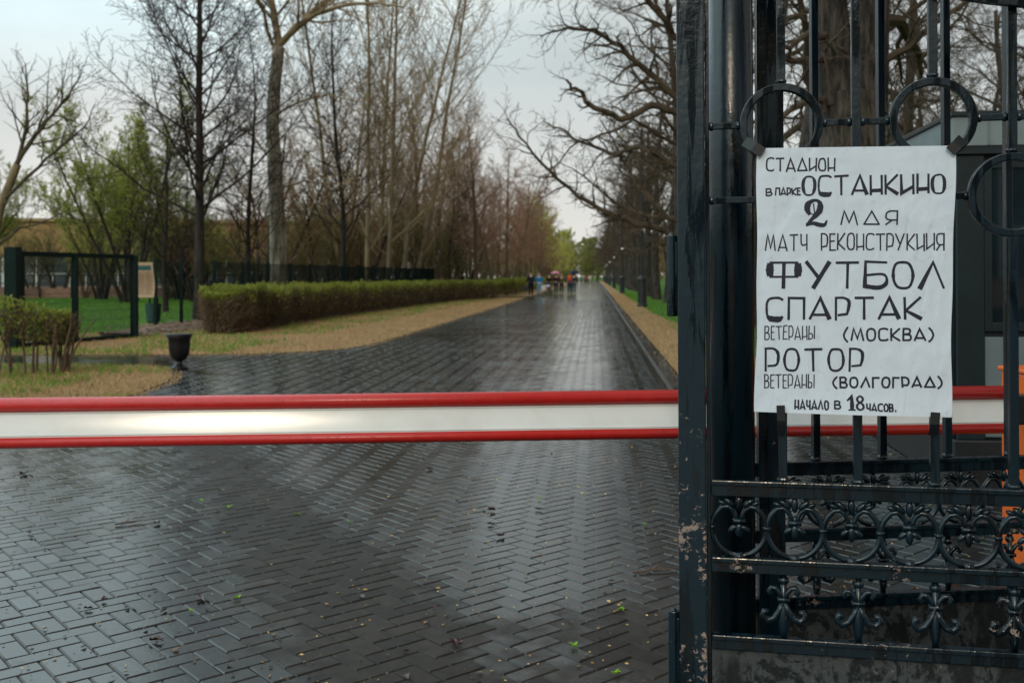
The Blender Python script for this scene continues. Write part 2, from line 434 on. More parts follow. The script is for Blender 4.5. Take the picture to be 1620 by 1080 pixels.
def papermat():
    m = NT('paper'); v = m.coord(); n = m.noise(v, 7, 5, 0.6); s = m.noise(v, 45, 3)
    c = m.mix(n, (0.60, 0.67, 0.76), (0.68, 0.745, 0.83))
    c = m.mix(m.ramp(s, [(0.60, 0.0), (0.74, 0.38)]), c, (0.46, 0.50, 0.56))
    m.col(c); m.rough(0.6); m.spec(0.3); m.bump(m.math('ADD', m.noise(v, 4, 3), m.math('MULTIPLY', m.noise(m.coord((1, 1, .4)), 14, 2, .5, 1.0), .35)), 0.7, 0.02); return m.mat
M['paper'] = papermat()

rng = random.Random(7)
nrng = np.random.default_rng(3)

# ------------------------------------------------------------------ ground
def inside(p, poly):
    x, y = p[0], p[1]; c = False; j = len(poly) - 1
    for i in range(len(poly)):
        xi, yi = poly[i][0], poly[i][1]; xj, yj = poly[j][0], poly[j][1]
        if (yi > y) != (yj > y) and x < (xj - xi) * (y - yi) / (yj - yi) + xi: c = not c
        j = i
    return c
def sheet(name, poly, z, mat):
    a = Acc(); a.v = [(p[0], p[1], z) for p in poly]; a.f = [tuple(range(len(poly)))]; a.m = [0]
    o = obj(name, a, mat)
    import bmesh
    bm = bmesh.new(); bm.from_mesh(o.data); bmesh.ops.triangulate(bm, faces=bm.faces[:]); bmesh.ops.recalc_face_normals(bm, faces=bm.faces[:])
    for f in bm.faces:
        if f.normal.z < 0: f.normal_flip()
    bm.to_mesh(o.data); bm.free()
    return struct(o)

a = Acc(); a.quad((-900, -300, -0.03), (900, -300, -0.03), (900, 1500, -0.03), (-900, 1500, -0.03))
struct(obj('ground', a, M['lawn']))

ISLAND = [ground(*p) for p in ((-500, 577), (0, 577), (120, 577), (245, 580), (270, 588), (273, 595), (262, 605), (215, 623), (140, 642), (60, 657), (-40, 676), (-400, 700))]
RL, RR = -4.95, 0.95
VERGE_L = [ground(*p) for p in ((-500, 562), (0, 561), (300, 561), (400, 560), (470, 557), (530, 553), (570, 548), (605, 540))] + [road(RL, 30), road(RL, 70.5)] + \
          [road(-9, 71.5), road(-11.5, 60), road(-13.0, 34), road(-13.5, 27), road(-20, 21), road(-25, 19.5)]
VERGE_L2 = [road(RL, 76), road(RL, 320), road(-7.5, 320), road(-9, 76)]
VERGE_R = [road(1.25, 14.3), road(1.55, 13.3), road(2.6, 12.6), road(3.4, 12.6), road(2.9, 18), road(2.3, 40), road(2.2, 320), road(1.22, 320)]
sheet('verge', ISLAND, 0.008, M['verge']); sheet('verge', VERGE_L, 0.008, M['verge'])
sheet('verge', VERGE_L2, 0.008, M['verge']); sheet('verge', VERGE_R, 0.008, M['verge'])
BASE = [Vector((-16, -60.0, 0)), Vector((40, -60.0, 0)), Vector((40, 12.4, 0)), road(2.2, 12.4), road(1.23, 14.5), road(1.23, 330), road(-5.0, 330), road(-5.0, 24),
        Vector((-7, 20.3, 0)), Vector((-16, 20, 0))]
sheet('paving_base', BASE, -0.0075, M['joint'])
sheet('road', [road(RL - 0.02, 64), road(RR, 64), road(RR, 325), road(RL - 0.02, 325)], -0.001, M['wet'])
sheet('side_path', [ground(*p) for p in ((-450, 563), (240, 563), (268, 572), (268, 578), (250, 581), (-450, 578.5))], 0.003, M['wet'])
sheet('side_path', [road(RL, 70.5), road(RL, 76), road(-9.5, 76.5), road(-9.5, 71)], 0.003, M['wet'])
sheet('gutter', [road(RR + 0.07, 10.5), road(1.26, 10.5), road(1.26, 200), road(RR + 0.07, 200)], -0.003, M['gutter'])
a = Acc()
for i in range(120):
    s0 = 10.5 + i * 1.0
    p = [road(RR + 0.005, s0 + .005), road(RR + 0.068, s0 + .005), road(RR + 0.068, s0 + .995), road(RR + 0.005, s0 + .995)]
    n = len(a.v); a.v += [(q.x, q.y, -0.02) for q in p] + [(q.x, q.y, 0.004) for q in p]
    for q in ((4, 5, 6, 7), (0, 1, 5, 4), (1, 2, 6, 5), (2, 3, 7, 6), (3, 0, 4, 7)): a.f.append(tuple(n + k for k in q)); a.m.append(0)
struct(obj('kerb', a, M['kerb']))

def pavers():
    w = 0.1; g = 0.004; ch = 0.006
    ang = PI / 2 - TH - PI / 4
    ca, sa = math.cos(ang), math.sin(ang)
    verts, faces, tone, dry = [], [], [], []
    D0, D1, D2 = ground(330, 700), ground(700, 1100), ground(1060, 1010)
    def ok(X, Y):
        l = X * RN.x + Y * RN.y; s = X * RD.x + Y * RD.y
        if s < 2.2: return False
        if RL + 0.03 < l < RR - 0.06 and s < 64: pass
        elif Y < 12.0 and -9 < X < 8:
            if Y > 8 and X < -6.5 * Y / 12 - 1.5: return False
            if RR - 0.06 <= l < 1.3 and s > 10.4: return False
        elif Y < 20.2 and X < 0 and X > -9.5 and l <= RL + 0.03: pass
        else: return False
        if abs(X) > 0.56 * Y + 0.5: return False
        if inside((X, Y), ISLAND) or inside((X, Y), VERGE_L): return False
        return True
    r = random.Random(11)
    def brick(cx, cy, hx, hy):
        X = cx * ca - cy * sa; Y = cx * sa + cy * ca
        if not ok(X, Y): return
        hx -= g / 2; hy -= g / 2
        tx, ty = r.gauss(0, 0.0065), r.gauss(0, 0.0065); dz = r.gauss(0, 0.0008) - 0.001
        n = len(verts)
        for (dx, dy, z) in ((-1, -1, 0), (1, -1, 0), (1, 1, 0), (-1, 1, 0), (-1, -1, 1), (1, -1, 1), (1, 1, 1), (-1, 1, 1)):
            ix, iy = (hx, hy) if z == 0 else (hx - ch, hy - ch)
            x, y = dx * ix, dy * iy
            zz = dz + tx * x + ty * y - (0.006 if z == 0 else 0.0)
            x += cx; y += cy
            verts.append((x * ca - y * sa, x * sa + y * ca, zz))
        for q in ((4, 5, 6, 7), (0, 1, 5, 4), (1, 2, 6, 5), (2, 3, 7, 6), (3, 0, 4, 7)): faces.append(tuple(n + k for k in q))
        t = r.random(); tone.extend([t] * 8)
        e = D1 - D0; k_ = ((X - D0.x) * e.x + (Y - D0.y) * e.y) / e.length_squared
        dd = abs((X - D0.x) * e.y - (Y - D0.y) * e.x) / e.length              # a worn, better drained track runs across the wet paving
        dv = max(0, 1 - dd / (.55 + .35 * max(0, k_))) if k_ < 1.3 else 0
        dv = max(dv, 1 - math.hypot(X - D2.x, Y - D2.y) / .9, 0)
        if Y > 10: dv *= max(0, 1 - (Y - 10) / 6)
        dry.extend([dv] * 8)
    lim = 66
    N = int(lim / w) + 2
    for iy in range(-int(9 / w) - 500, N):
        for ix in range(-200, N):
            k = (ix - iy) % 4
            if k not in (0, 3): continue
            cx, cy = (ix + 1) * w, (iy + .5) * w
            if k == 3: cx, cy = (ix + .5) * w, (iy + 1) * w
            X = cx * ca - cy * sa; Y = cx * sa + cy * ca
            if Y < 1.8 or Y > 65 or X < -10 or X > 8.5: continue
            if k == 0: brick(cx, cy, w, w / 2)
            else: brick(cx, cy, w / 2, w)
    me = bpy.data.meshes.new('paving'); me.from_pydata(verts, [], faces)
    at_ = me.attributes.new('tone', 'FLOAT', 'POINT'); at_.data.foreach_set('value', tone)
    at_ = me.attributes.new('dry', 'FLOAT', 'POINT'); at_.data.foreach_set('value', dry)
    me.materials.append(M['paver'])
    o = bpy.data.objects.new('paving', me); COL.objects.link(o); struct(o)
pavers()

# grass and straw scattered on the verges
def blades(name, label, poly, n, mat, h, w, zb=0.008, keep=None):
    xs = [p[0] for p in poly]; ys = [p[1] for p in poly]
    a = Acc(); k = 0; tries = 0
    while k < n and tries < n * 30:
        tries += 1
        y = min(ys) + (max(ys) - min(ys)) * rng.random() ** 1.7
        x = rng.uniform(min(xs), max(xs))
        if abs(x) > 0.56 * y + 1 or not inside((x, y), poly): continue
        if keep and not keep(x, y): continue
        an = rng.uniform(0, 2 * PI); hh = h * rng.uniform(.5, 1.3); ww = w * (0.7 + y / 40)
        lx, ly = rng.gauss(0, hh * .55), rng.gauss(0, hh * .55)
        dx, dy = math.cos(an) * ww, math.sin(an) * ww
        a.tri((x - dx, y - dy, zb), (x + dx, y + dy, zb), (x + lx, y + ly, zb + hh)); k += 1
    o = obj(name, a, mat); tag(o, label, 'grass', kind='stuff')
def hash2(x, y): return math.sin(x * 1.7 + 3 * math.sin(y * .6)) + math.sin(y * 1.1 + 2 * math.sin(x * .9))
blades('dry_grass', 'short dry straw grass on the rounded corner bed by the urn', ISLAND, 9000, M['straw'], 0.05, 0.006)
blades('green_grass', 'green grass under the clipped bush on the corner bed', ISLAND, 5000, M['grass'], 0.07, 0.007, 0.008, lambda x, y: hash2(x, y) > 0.4 or (x < -6.2 and y > 12.6))
blades('dry_grass', 'straw coloured grass along the left side of the wet alley', VERGE_L, 16000, M['straw'], 0.055, 0.008)
blades('green_grass', 'green grass strip at the foot of the long hedge', VERGE_L, 9000, M['grass'], 0.08, 0.009, 0.008,
       lambda x, y: (x * RN.x + y * RN.y) < -7.3 + (y - 25) * .012 and hash2(x, y) > -.5)
blades('dry_grass', 'straw coloured grass along the right side of the wet alley', VERGE_R, 7000, M['straw'], 0.055, 0.008, 0.008, lambda x, y: y < 80)
def grown(poly, d):
    n_ = len(poly); out = []
    for i in range(n_):
        a_, b_ = Vector(poly[i - 1]), Vector(poly[(i + 1) % n_]); e = (b_ - a_); e.z = 0; e.normalize(); nn = Vector((e.y, -e.x, 0))
        q = Vector(poly[i]) + nn * d
        out.append(q if not inside(q, poly) else Vector(poly[i]) - nn * d)
    return out
for poly, n_ in ((ISLAND, 2600), (VERGE_L, 5200), (VERGE_R, 2600)):
    big_ = grown(poly, .16)
    blades('dry_grass', 'straw wisps straying over the ragged edge of the verge', big_, n_, M['straw'], .035, .006, .002, lambda x, y: not inside((x, y), poly) and y < 60)
LAWN_R = [road(2.2, 16), road(7, 16), road(8, 90), road(2.1, 90)]
blades('green_grass', 'fresh green grass between the lamp posts and the right row of trees', LAWN_R, 9000, M['grass'], 0.1, 0.012, -0.03)

LAWN_L = [Vector(q) for q in ((-17, 21.5, 0), (-10.9, 24, 0), (-10.3, 32, 0), (-16, 60, 0), (-24, 84, 0), (-50, 84, 0))]
blades('green_grass', 'bright green lawn grass behind the mesh gate', LAWN_L, 14000, M['grass'], 0.09, 0.012, -0.03)

# ------------------------------------------------------------------ entrance gate
PT = math.cos(0), 0
GA = math.atan(1575 / 8198)
GO = Vector((0.548, 3.04, 0)); GD = Vector((math.cos(GA), -math.sin(GA), 0))
def gp(px, py, off=0.0):                      # photo pixel -> (u, z) on the leaf plane (off = distance towards the camera)
    x, y = unroll(px, py); k = x / F
    nx, ny = -math.sin(GA) * off, -math.cos(GA) * off
    u = (k * (GO.y + ny) - GO.x - nx) / (GD.x - k * GD.y)
    Y = GO.y + ny + u * GD.y
    return u, EYE - y / F * Y
def ring(a, cx, cz, ro, wi, y0, y1, k=40):
    n0 = len(a.v)
    for i in range(k):
        t = 2 * PI * i / k
        for r in (ro, ro - wi):
            for y in (y0, y1): a.v.append((cx + r * math.cos(t), y, cz + r * math.sin(t)))
    for i in range(k):
        A = n0 + 4 * i; B = n0 + 4 * ((i + 1) % k)
        for q in ((A, B, B + 1, A + 1), (A + 2, A + 3, B + 3, B + 2), (A, A + 2, B + 2, B), (A + 1, B + 1, B + 3, A + 3)): a.f.append(q); a.m.append(0)
def scroll(cx, cz, r=0.081):
    a = Acc()
    for s in (-1, 1):
        pts = []
        for i in range(19):                                  # up the side from the bottom
            t = -PI / 2 + s * (i / 18) * R(128)
            pts.append((cx + r * math.cos(t), 0, cz + r * math.sin(t)))
        p0 = pts[-1]
        for x, z in ((.62, .80), (.40, .84), (.22, .70), (.12, .48), (.085, .25)): pts.append((cx + s * x * r, 0, cz + z * r))
        a.tube(pts, [0.0085] * 19 + [0.0085, 0.0085, 0.008, 0.007, 0.006], 8)
        a.ball((cx + s * r * .98, 0, cz + r * .05), .011, .012, .008)
        a.ball((cx + s * r * .34, -.004, cz + r * .98), .010, .009, .021, -s * .85)
        a.ball((cx + s * r * .60, -.003, cz + r * .96), .008, .007, .015, -s * 1.15)
        a.ball((cx + s * .018, -.003, cz + r * .02), .009, .008, .017, s * .9)
    a.ball((cx, -.005, cz + r * .98), .011, .011, .024)
    a.box(cx - .019, cx + .019, -.012, .012, cz + r * .22, cz + r * .38)
    a.ball((cx, -.003, cz - r * .02), .012, .010, .024)
    a.box(cx - .012, cx + .012, -.012, .012, cz - r - .014, cz - r + .008)
    return a
def drop(cx, zt, zb):                                          # hanging double fleur between two rails
    a = Acc(); h = zt - zb
    a.tube([(cx, 0, zt), (cx, 0, zb)], 0.010, 8)
    a.ball((cx, 0, zt - h * .10), .017, .015, .014)
    a.box(cx - .018, cx + .018, -.013, .013, zt - h * .43, zt - h * .37)
    for s in (-1, 1):
        p = [(cx + s * x, -.004, zt - h * z) for x, z in ((.004, .40), (.010, .30), (.022, .22), (.036, .21), (.043, .27), (.036, .32))]
        a.tube(p, [.008, .008, .008, .008, .008, .009], 7)
        p = [(cx + s * x, -.004, zt - h * z) for x, z in ((.004, .45), (.012, .58), (.028, .70), (.048, .74), (.062, .67), (.056, .59), (.046, .61))]
        a.tube(p, [.008, .009, .011, .012, .011, .010, .011], 7)
    a.ball((cx, -.002, zt - h * .72), .016, .013, .055)
    return a
def gate_leaf(name, label, loc, rz, bars, rings, ring_rows, u0, u1, scrolls, dz=0.0, stile=True, top=3.1):
    t = thing(name, label, 'gate', loc, rz, 'leaves of the wrought iron entrance gate')
    R1, R2, R3 = (.834 + dz, .880 + dz), (.605 + dz, .648 + dz), (.372 + dz, .414 + dz)
    if stile:
        obj('stile', Acc().box(-.0415, .0415, -.02, .05, .06, top), M['stile'], t, bevel=.004)
        obj('stile_flange', Acc().box(.0425, .055, -.004, .04, .06, top), M['gate'], t, bevel=.002)
        for z0, z1 in ((1.376, 1.624), (.10, .472)):
            a = Acc(); a.tube([(-.059, .012, z0), (-.059, .012, z1)], .0165, 14); a.tube([(-.059, .012, z1), (-.059, .012, z1 + .008)], [.012, .006], 14)
            a.box(-.06, -.0425, .0, .024, z0 + .02, z1 - .02)
            obj('hinge', a, M['gate'], t, bevel=.002)
    for z0, z1 in (R1, R2, R3):
        a = Acc(); a.box(u0, u1, -.018, .018, z0, z1); a.box(u0, u1, -.027, -.0185, z1 - .012, z1 + .004)
        obj('rail', a, M['gate'], t, bevel=.003)
    obj('plate', Acc().box(u0, u1, -.004, .008, .09 + dz, R3[0] - .001), M['gate_low'], t)
    obj('bottom_rail', Acc().box(u0, u1, -.018, .018, .045, .089 + dz), M['gate'], t, bevel=.003)
    for i, u in enumerate(bars):
        rz_ = None
        for (ru, rzc) in rings:
            if abs(ru - u) < .02: rz_ = rzc
        hw = .0125
        a = Acc()
        if rz_ is None: a.box(u - hw, u + hw, -.0125, .0125, R1[1] + .001, top - .05)
        else:
            a.box(u - hw, u + hw, -.0125, .0125, rz_ + .1213, top - .05); a.box(u - hw, u + hw, -.0125, .0125, R1[1] + .001, rz_ - .1213)
            a.ball((u, 0, rz_ + .128), .018, .018, .010)
        a.ball((u, 0, R1[1] + .008), .019, .019, .012)
        obj('bar', a, M['gate'], t, bevel=.002)
    for ru, rzc in rings:
        a = Acc(); ring(a, ru, rzc, .1215, .0225, -.0135, .0135)
        obj('ring', a, M['gate'], t, bevel=.003)
    for (ua, ub, z) in ring_rows:
        a = Acc(); a.box(ua, ub, -.009, .009, z - .0095, z + .0095)
        a.ball((ua + .006, 0, z), .010, .013, .014); a.ball((ub - .006, 0, z), .010, .013, .014)
        obj('tie_bar', a, M['gate'], t, bevel=.002)
    for u in scrolls: obj('scroll', scroll(u, .734 + dz), M['gate'], t, smooth=True)
    for u in bars: obj('fleur', drop(u, R2[0] - .001, R3[1] + .001), M['gate'], t, smooth=True)
    obj('top_rail', Acc().box(u0, u1, -.018, .018, top - .048, top - .004), M['gate'], t, bevel=.003)
    return t
FB = [.267 + .2145 * i for i in range(7)]
rings = []; ties = []
ZU, ZL = 1.953, 1.728
for i, u in enumerate(FB): rings.append((u, ZU if i % 2 == 0 else ZL))
rings = [(u, ZL if i in (1, 3, 5) else ZU) for i, u in enumerate(FB)]
edges = [.0555]
prev = .056
for i, u in enumerate(FB):                                       # upper row: short tie bars between rings and bars
    if i % 2 == 0:
        ties.append((prev, u - .1205, ZU)); prev = u + .1205
    else:
        ties.append((prev, u - .0135, ZU)); prev = u + .0135
prev = .056
for i, u in enumerate(FB):
    if i % 2 == 1:
        ties.append((prev, u - .1205, ZL)); prev = u + .1205
    else:
        ties.append((prev, u - .0135, ZL)); prev = u + .0135
front = gate_leaf('gate_leaf', 'front leaf of the blue-black iron gate with rings, carrying the white poster', GO, -GA, FB, rings, ties, .056, 1.75,
                  [.138 + .1625 * i for i in range(10)])
a = Acc()
for i in range(25):
    pass
k = 48; n0 = 0
for y in (-.012, .012):
    a.v.append((1.15, y - (.012 if y < 0 else -.012), 2.61))
    for i in range(k): a.v.append((1.15 + .8 * math.cos(2 * PI * i / k), y, 2.61 + .365 * math.sin(2 * PI * i / k)))
for i in range(k):
    j = (i + 1) % k
    a.f += [(0, 1 + i, 1 + j), (k + 1, k + 2 + j, k + 2 + i), (1 + i, k + 2 + i, k + 2 + j, 1 + j)]; a.m += [0, 0, 0]
o = obj('medallion', a, M['column'], front); o.location = (0, -.032, 0)

BA = math.atan(1575 / 13900)
bo = at(1166, 500, 3.44); bo.z = 0
def bu(px):
    x, y = unroll(px, 300); k_ = x / F
    return (k_ * bo.y - bo.x) / (math.cos(BA) - k_ * math.sin(BA))
BB = [bu(1288.5), bu(1393.5), bu(1496.5), bu(1594)]
BB += [BB[-1] + .22, BB[-1] + .44]
gate_leaf('gate_leaf', 'rear leaf of the iron gate with plain bars, partly hidden behind the poster', bo, BA, BB, [], [], .05, 2.1,
          [BB[0] - .118 + .1625 * i for i in range(12)], dz=-.028)
# round hinge post and flat post behind the front leaf
c = at(1157, 500, 3.25)
p = thing('gate_post', 'thick round blue-black steel post behind the front gate leaf', 'post', (c.x, c.y, 0))
obj('shaft', Acc().lathe([(.073, .0), (.073, 3.6)], k=40), M['column'], p, smooth=False)
for f in p.children[0].data.polygons: f.use_smooth = len(f.vertices) == 4
obj('collar', Acc().lathe([(.10, .0), (.10, .03), (.085, .045), (.074, .05)], k=32), M['column'], p)
for z in (.15, 2.9): obj('bracket', Acc().box(.06, .155, -.03, .03, z, z + .05), M['column'], p, bevel=.003)
c = at(1220, 500, 3.40)
p = thing('gate_post', 'flat blue-black steel post between the round post and the bars', 'post', (c.x, c.y, 0), -.05)
obj('shaft', Acc().box(-.043, .043, 0, .05, 0, 3.5), M['column'], p, bevel=.004)
obj('edge_strip', Acc().box(-.012, .043, -.012, -.001, .05, 3.5), M['gate'], p, bevel=.002)

# ------------------------------------------------------------------ poster
OFF = 0.036
CR = [gp(*q, OFF) for q in ((1198.7, 234.6), (1511, 230.5), (1504, 660), (1194.6, 651))]   # TL TR BR BL
def bil(s, t):                                # s right, t down, 0..1
    (ax, az), (bx, bz), (cx, cz), (dx, dz) = CR
    return ((1 - t) * ((1 - s) * ax + s * bx) + t * ((1 - s) * dx + s * cx), (1 - t) * ((1 - s) * az + s * bz) + t * ((1 - s) * dz + s * cz))
def bulge(s, t):
    e = .006 * math.sin(PI * min(max(s, 0), 1)) * (.4 + .6 * t) + .0022 * math.sin(5.1 * s + 3 * t) * math.sin(PI * t) + .006 * max(0, s - .9) * math.sin(9 * t) * 2
    e += .010 * (max(0, t - .88) / .12) ** 2 * math.sin(PI * s) * .5
    return e
def pp(s, t, d=0.0):
    u, z = bil(s, t); return (u, -OFF - bulge(s, t) - d, z)
def pp_edge(s, t):
    s2 = s + (.004 * math.sin(7 * t + .6) + .003 * math.sin(15 * t)) * (s - .5) * 2
    return pp(s2, t)
poster = thing('poster', 'large white handwritten poster taped to the bars of the iron gate', 'poster', GO, -GA)
a = Acc(); NS, NTT = 24, 32
for k_, dd in ((0, 0.0), (1, 0.0004)):
    for j in range(NTT + 1):
        for i in range(NS + 1):
            x, y, z = pp_edge(i / NS, j / NTT); a.v.append((x, y + dd, z))
W = NS + 1; H0 = W * (NTT + 1)
for j in range(NTT):
    for i in range(NS):
        q = j * W + i
        a.f.append((q, q + W, q + W + 1, q + 1)); a.m.append(0)
        a.f.append((H0 + q, H0 + q + 1, H0 + q + W + 1, H0 + q + W)); a.m.append(0)
obj('paper', a, M['paper'], poster, smooth=True)
G = {
 'А': (.95, [[(0, 0), (.5, 1), (1, 0)], [(.12, .2), (.88, .2)]]),
 'Д': (1.0, [[(.0, .02), (.5, 1), (1, .02)], [(0, .02), (1, .02)]]),
 'С': (.8, [[(1, .93), (.75, 1), (.25, .97), (.05, .8), (.0, .5), (.05, .2), (.25, .03), (.75, 0), (1, .1)]]),
 'Т': (.85, [[(0, .98), (1, 1)], [(.5, .98), (.5, 0)]]),
 'И': (.75, [[(0, 1), (.03, .04), (1, .38)], [(1, 1), (1, 0)]]),
 'О': (.75, [[(.5, 1), (.2, .95), (.04, .75), (0, .5), (.04, .25), (.2, .05), (.5, 0), (.8, .05), (.96, .25), (1, .5), (.96, .75), (.8, .95), (.5, 1)]]),
 'Н': (.7, [[(0, 1), (0, 0)], [(1, 1), (1, 0)], [(0, .2), (1, .24)]]),
 'В': (.7, [[(0, 0), (0, 1), (.6, 1), (.85, .85), (.75, .58), (.1, .5)], [(.1, .5), (.8, .47), (1, .25), (.8, .02), (0, 0)]]),
 'П': (.75, [[(0, 0), (0, 1), (1, 1), (1, 0)]]),
 'Р': (.65, [[(0, -.02), (0, 1), (.6, 1), (.95, .85), (1, .55), (.85, .25), (.2, .2)]]),
 'К': (.75, [[(0, 1), (0, 0)], [(1, 1), (.05, .4), (1, 0)]]),
 'Е': (.55, [[(1, 1), (0, 1), (0, 0), (1, 0)], [(0, .55), (.85, .55)]]),
 'М': (1.1, [[(0, 0), (.22, 1), (.5, .15), (.8, 1), (1, 0)]]),
 'Я': (.75, [[(1, 0), (1, 1), (.35, 1), (.05, .85), (.05, .5), (.3, .35), (1, .35)], [(.55, .35), (0, 0)]]),
 'Ч': (.65, [[(0, 1), (.05, .45), (.3, .3), (1, .38)], [(1, 1), (1, 0)]]),
 'У': (.9, [[(0, 1), (.5, .42)], [(1, 1), (.28, .0)]]),
 'Ц': (.75, [[(0, 1), (.03, .05), (.95, .28)], [(1, 1), (1, -.04)]]),
 'Ф': (1.35, [[(.10, .985), (.90, .985)], [(.10, .44), (.90, .44)], [(.09, .93), (.085, .71), (.09, .49)], [(.91, .93), (.915, .71), (.91, .49)], [(.5, .98), (.5, 0)]]),
 'Б': (.85, [[(1, .98), (.05, 1), (.0, .06), (.6, .0), (.95, .12), (1, .35), (.8, .52), (.05, .48)]]),
 'Л': (.9, [[(0, 0), (.58, 1), (1, .03)]]),
 'Ы': (.9, [[(0, 1), (0, 0), (.5, .03), (.65, .22), (.5, .42), (0, .42)], [(1, 1), (1, 0)]]),
 'Г': (.6, [[(0, 0), (0, 1), (1, 1)]]),
 '(': (.35, [[(1, 1.08), (.3, .8), (0, .45), (.3, .1), (1, -.12)]]),
 ')': (.35, [[(0, 1.08), (.7, .8), (1, .45), (.7, .1), (0, -.12)]]),
 '.': (.2, [[(.3, .04), (.6, .08)]]),
}
BX = (45, 35, 795, 25, 778, 1057, 35, 1035)   # poster corners in the reading frame used below
def fr(x, y):                                  # invert the frame's bilinear map
    s, t = .5, .5
    for _ in range(8):
        ex = (1 - t) * ((1 - s) * BX[0] + s * BX[2]) + t * ((1 - s) * BX[6] + s * BX[4]) - x
        ey = (1 - t) * ((1 - s) * BX[1] + s * BX[3]) + t * ((1 - s) * BX[7] + s * BX[5]) - y
        s -= ex / 750; t -= ey / 1010
    return s, t
ink = Acc(); ink_n = [0]
def stroke(pts, w):
    """pts: (x, y[, weight]) in the reading frame; a mitred ribbon lying on the paper"""
    P = []
    N_ = len(pts); sm = []                       # round off the gentle turns, keep the corners
    def sharp(i):
        if i <= 0 or i >= N_ - 1: return True
        a_ = math.atan2(pts[i][1] - pts[i - 1][1], pts[i][0] - pts[i - 1][0]); b_ = math.atan2(pts[i + 1][1] - pts[i][1], pts[i + 1][0] - pts[i][0])
        return abs((b_ - a_ + PI) % (2 * PI) - PI) > R(66)
    closed_ = N_ > 6 and math.hypot(pts[0][0] - pts[-1][0], pts[0][1] - pts[-1][1]) < 3
    def tan_(i):
        if closed_ and i in (0, N_ - 1): return (pts[1][0] - pts[-2][0]) / 2, (pts[1][1] - pts[-2][1]) / 2
        if sharp(i): return None
        return (pts[i + 1][0] - pts[i - 1][0]) / 2, (pts[i + 1][1] - pts[i - 1][1]) / 2
    g3 = lambda q: q[2] if len(q) > 2 else 1
    for i in range(N_ - 1):
        p, q = pts[i], pts[i + 1]; c = (q[0] - p[0], q[1] - p[1]); ta, tb = tan_(i) or c, tan_(i + 1) or c
        m = 1 if ta == c and tb == c else 5
        for k in range(m):
            t = k / m; h1, h2, h3, h4 = 2*t**3 - 3*t*t + 1, t**3 - 2*t*t + t, -2*t**3 + 3*t*t, t**3 - t*t
            sm.append((h1*p[0] + h2*ta[0] + h3*q[0] + h4*tb[0], h1*p[1] + h2*ta[1] + h3*q[1] + h4*tb[1], g3(p) + (g3(q) - g3(p)) * t))
    sm.append((pts[-1][0], pts[-1][1], g3(pts[-1]))); pts = sm; w *= 1.16
    for i in range(len(pts) - 1):
        x0, y0 = pts[i][:2]; x1, y1 = pts[i + 1][:2]
        w0 = pts[i][2] if len(pts[i]) > 2 else 1; w1 = pts[i + 1][2] if len(pts[i + 1]) > 2 else 1
        m = max(1, int(math.hypot(x1 - x0, y1 - y0) / 22))
        for k in range(m): P.append((x0 + (x1 - x0) * k / m, y0 + (y1 - y0) * k / m, w0 + (w1 - w0) * k / m))
    P.append((pts[-1][0], pts[-1][1], pts[-1][2] if len(pts[-1]) > 2 else 1))
    ink_n[0] += 1; d = .0006 + .00002 * (ink_n[0] % 12)
    n0 = len(ink.v); N = len(P)
    def nrm(a, b):
        dx, dy = b[0] - a[0], b[1] - a[1]; l = math.hypot(dx, dy) or 1; return -dy / l, dx / l
    for i in range(N):
        na = nrm(P[max(i - 1, 0)], P[max(i - 1, 0) + 1]); nb = nrm(P[min(i, N - 2)], P[min(i, N - 2) + 1])
        mx, my = na[0] + nb[0], na[1] + nb[1]; l = math.hypot(mx, my)
        if l < .3: mx, my, l = nb[0], nb[1], 1
        mx, my = mx / l, my / l; c = max(.45, mx * nb[0] + my * nb[1])
        h = w * P[i][2] / 2 / c * (1 + .06 * math.sin(P[i][0] * .7 + P[i][1]))
        ex, ey = 0, 0
        if i == 0: ex, ey = -nb[1] * -1, nb[0] * -1
        if i == N - 1: ex, ey = nb[1] * -1 * -1, -nb[0]
        ex, ey = ex * w * .25, ey * w * .25
        if i == 0: ex, ey = -(P[1][0] - P[0][0]), -(P[1][1] - P[0][1])
        elif i == N - 1: ex, ey = P[-1][0] - P[-2][0], P[-1][1] - P[-2][1]
        if i in (0, N - 1):
            l = math.hypot(ex, ey) or 1; ex, ey = ex / l * w * .3, ey / l * w * .3
        for sgn in (1, -1):
            s, t = fr(P[i][0] + mx * h * sgn + ex, P[i][1] + my * h * sgn + ey); ink.v.append(pp(s, t, d))
    for i in range(N - 1):
        q = n0 + 2 * i; ink.f.append((q, q + 1, q + 3, q + 2)); ink.m.append(0)
jit = random.Random(5)
def line(text, x0, x1, yt, yb, w, slope=0.0, heavy=None, gap=.30):
    """text between x0 and x1, cap line yt, base line yb"""
    h = yb - yt
    ws = [G[c][0] if c != ' ' else .5 for c in text]
    tot = sum(ws) + gap * (len(text) - 1); k = (x1 - x0) / tot; x = x0
    for i, c in enumerate(text):
        gw = ws[i] * k
        if c != ' ':
            jy = jit.gauss(0, .012) * h; js = jit.gauss(0, .02)
            for si, st in enumerate(G[c][1]):
                pts = []
                for pi_, (gx, gy) in enumerate(st):
                    wt_ = 1.0
                    if heavy: wt_ = heavy(c, si, pi_, i)
                    X = x + (gx + js * gy) * gw + jit.gauss(0, .6)
                    pts.append((X, yb - gy * h + jy + slope * (X - x0) + jit.gauss(0, .6), wt_))
                stroke(pts, w)
        x += gw + gap * k
def hv1(c, s, p, i):
    if c == 'О': return 1.5 if p in (2, 3, 4, 8, 9, 10) else .8
    if c == 'С': return 2.2 if p in (6, 7) else .9
    if c == 'Н' and s == 2: return 1.6
    if c == 'И' and s == 0 and p >= 1: return 1.4
    if c == 'А' and s == 0 and p == 2: return 1.7
    if c == 'К' and s == 1 and p == 2: return 1.8
    return 1.0
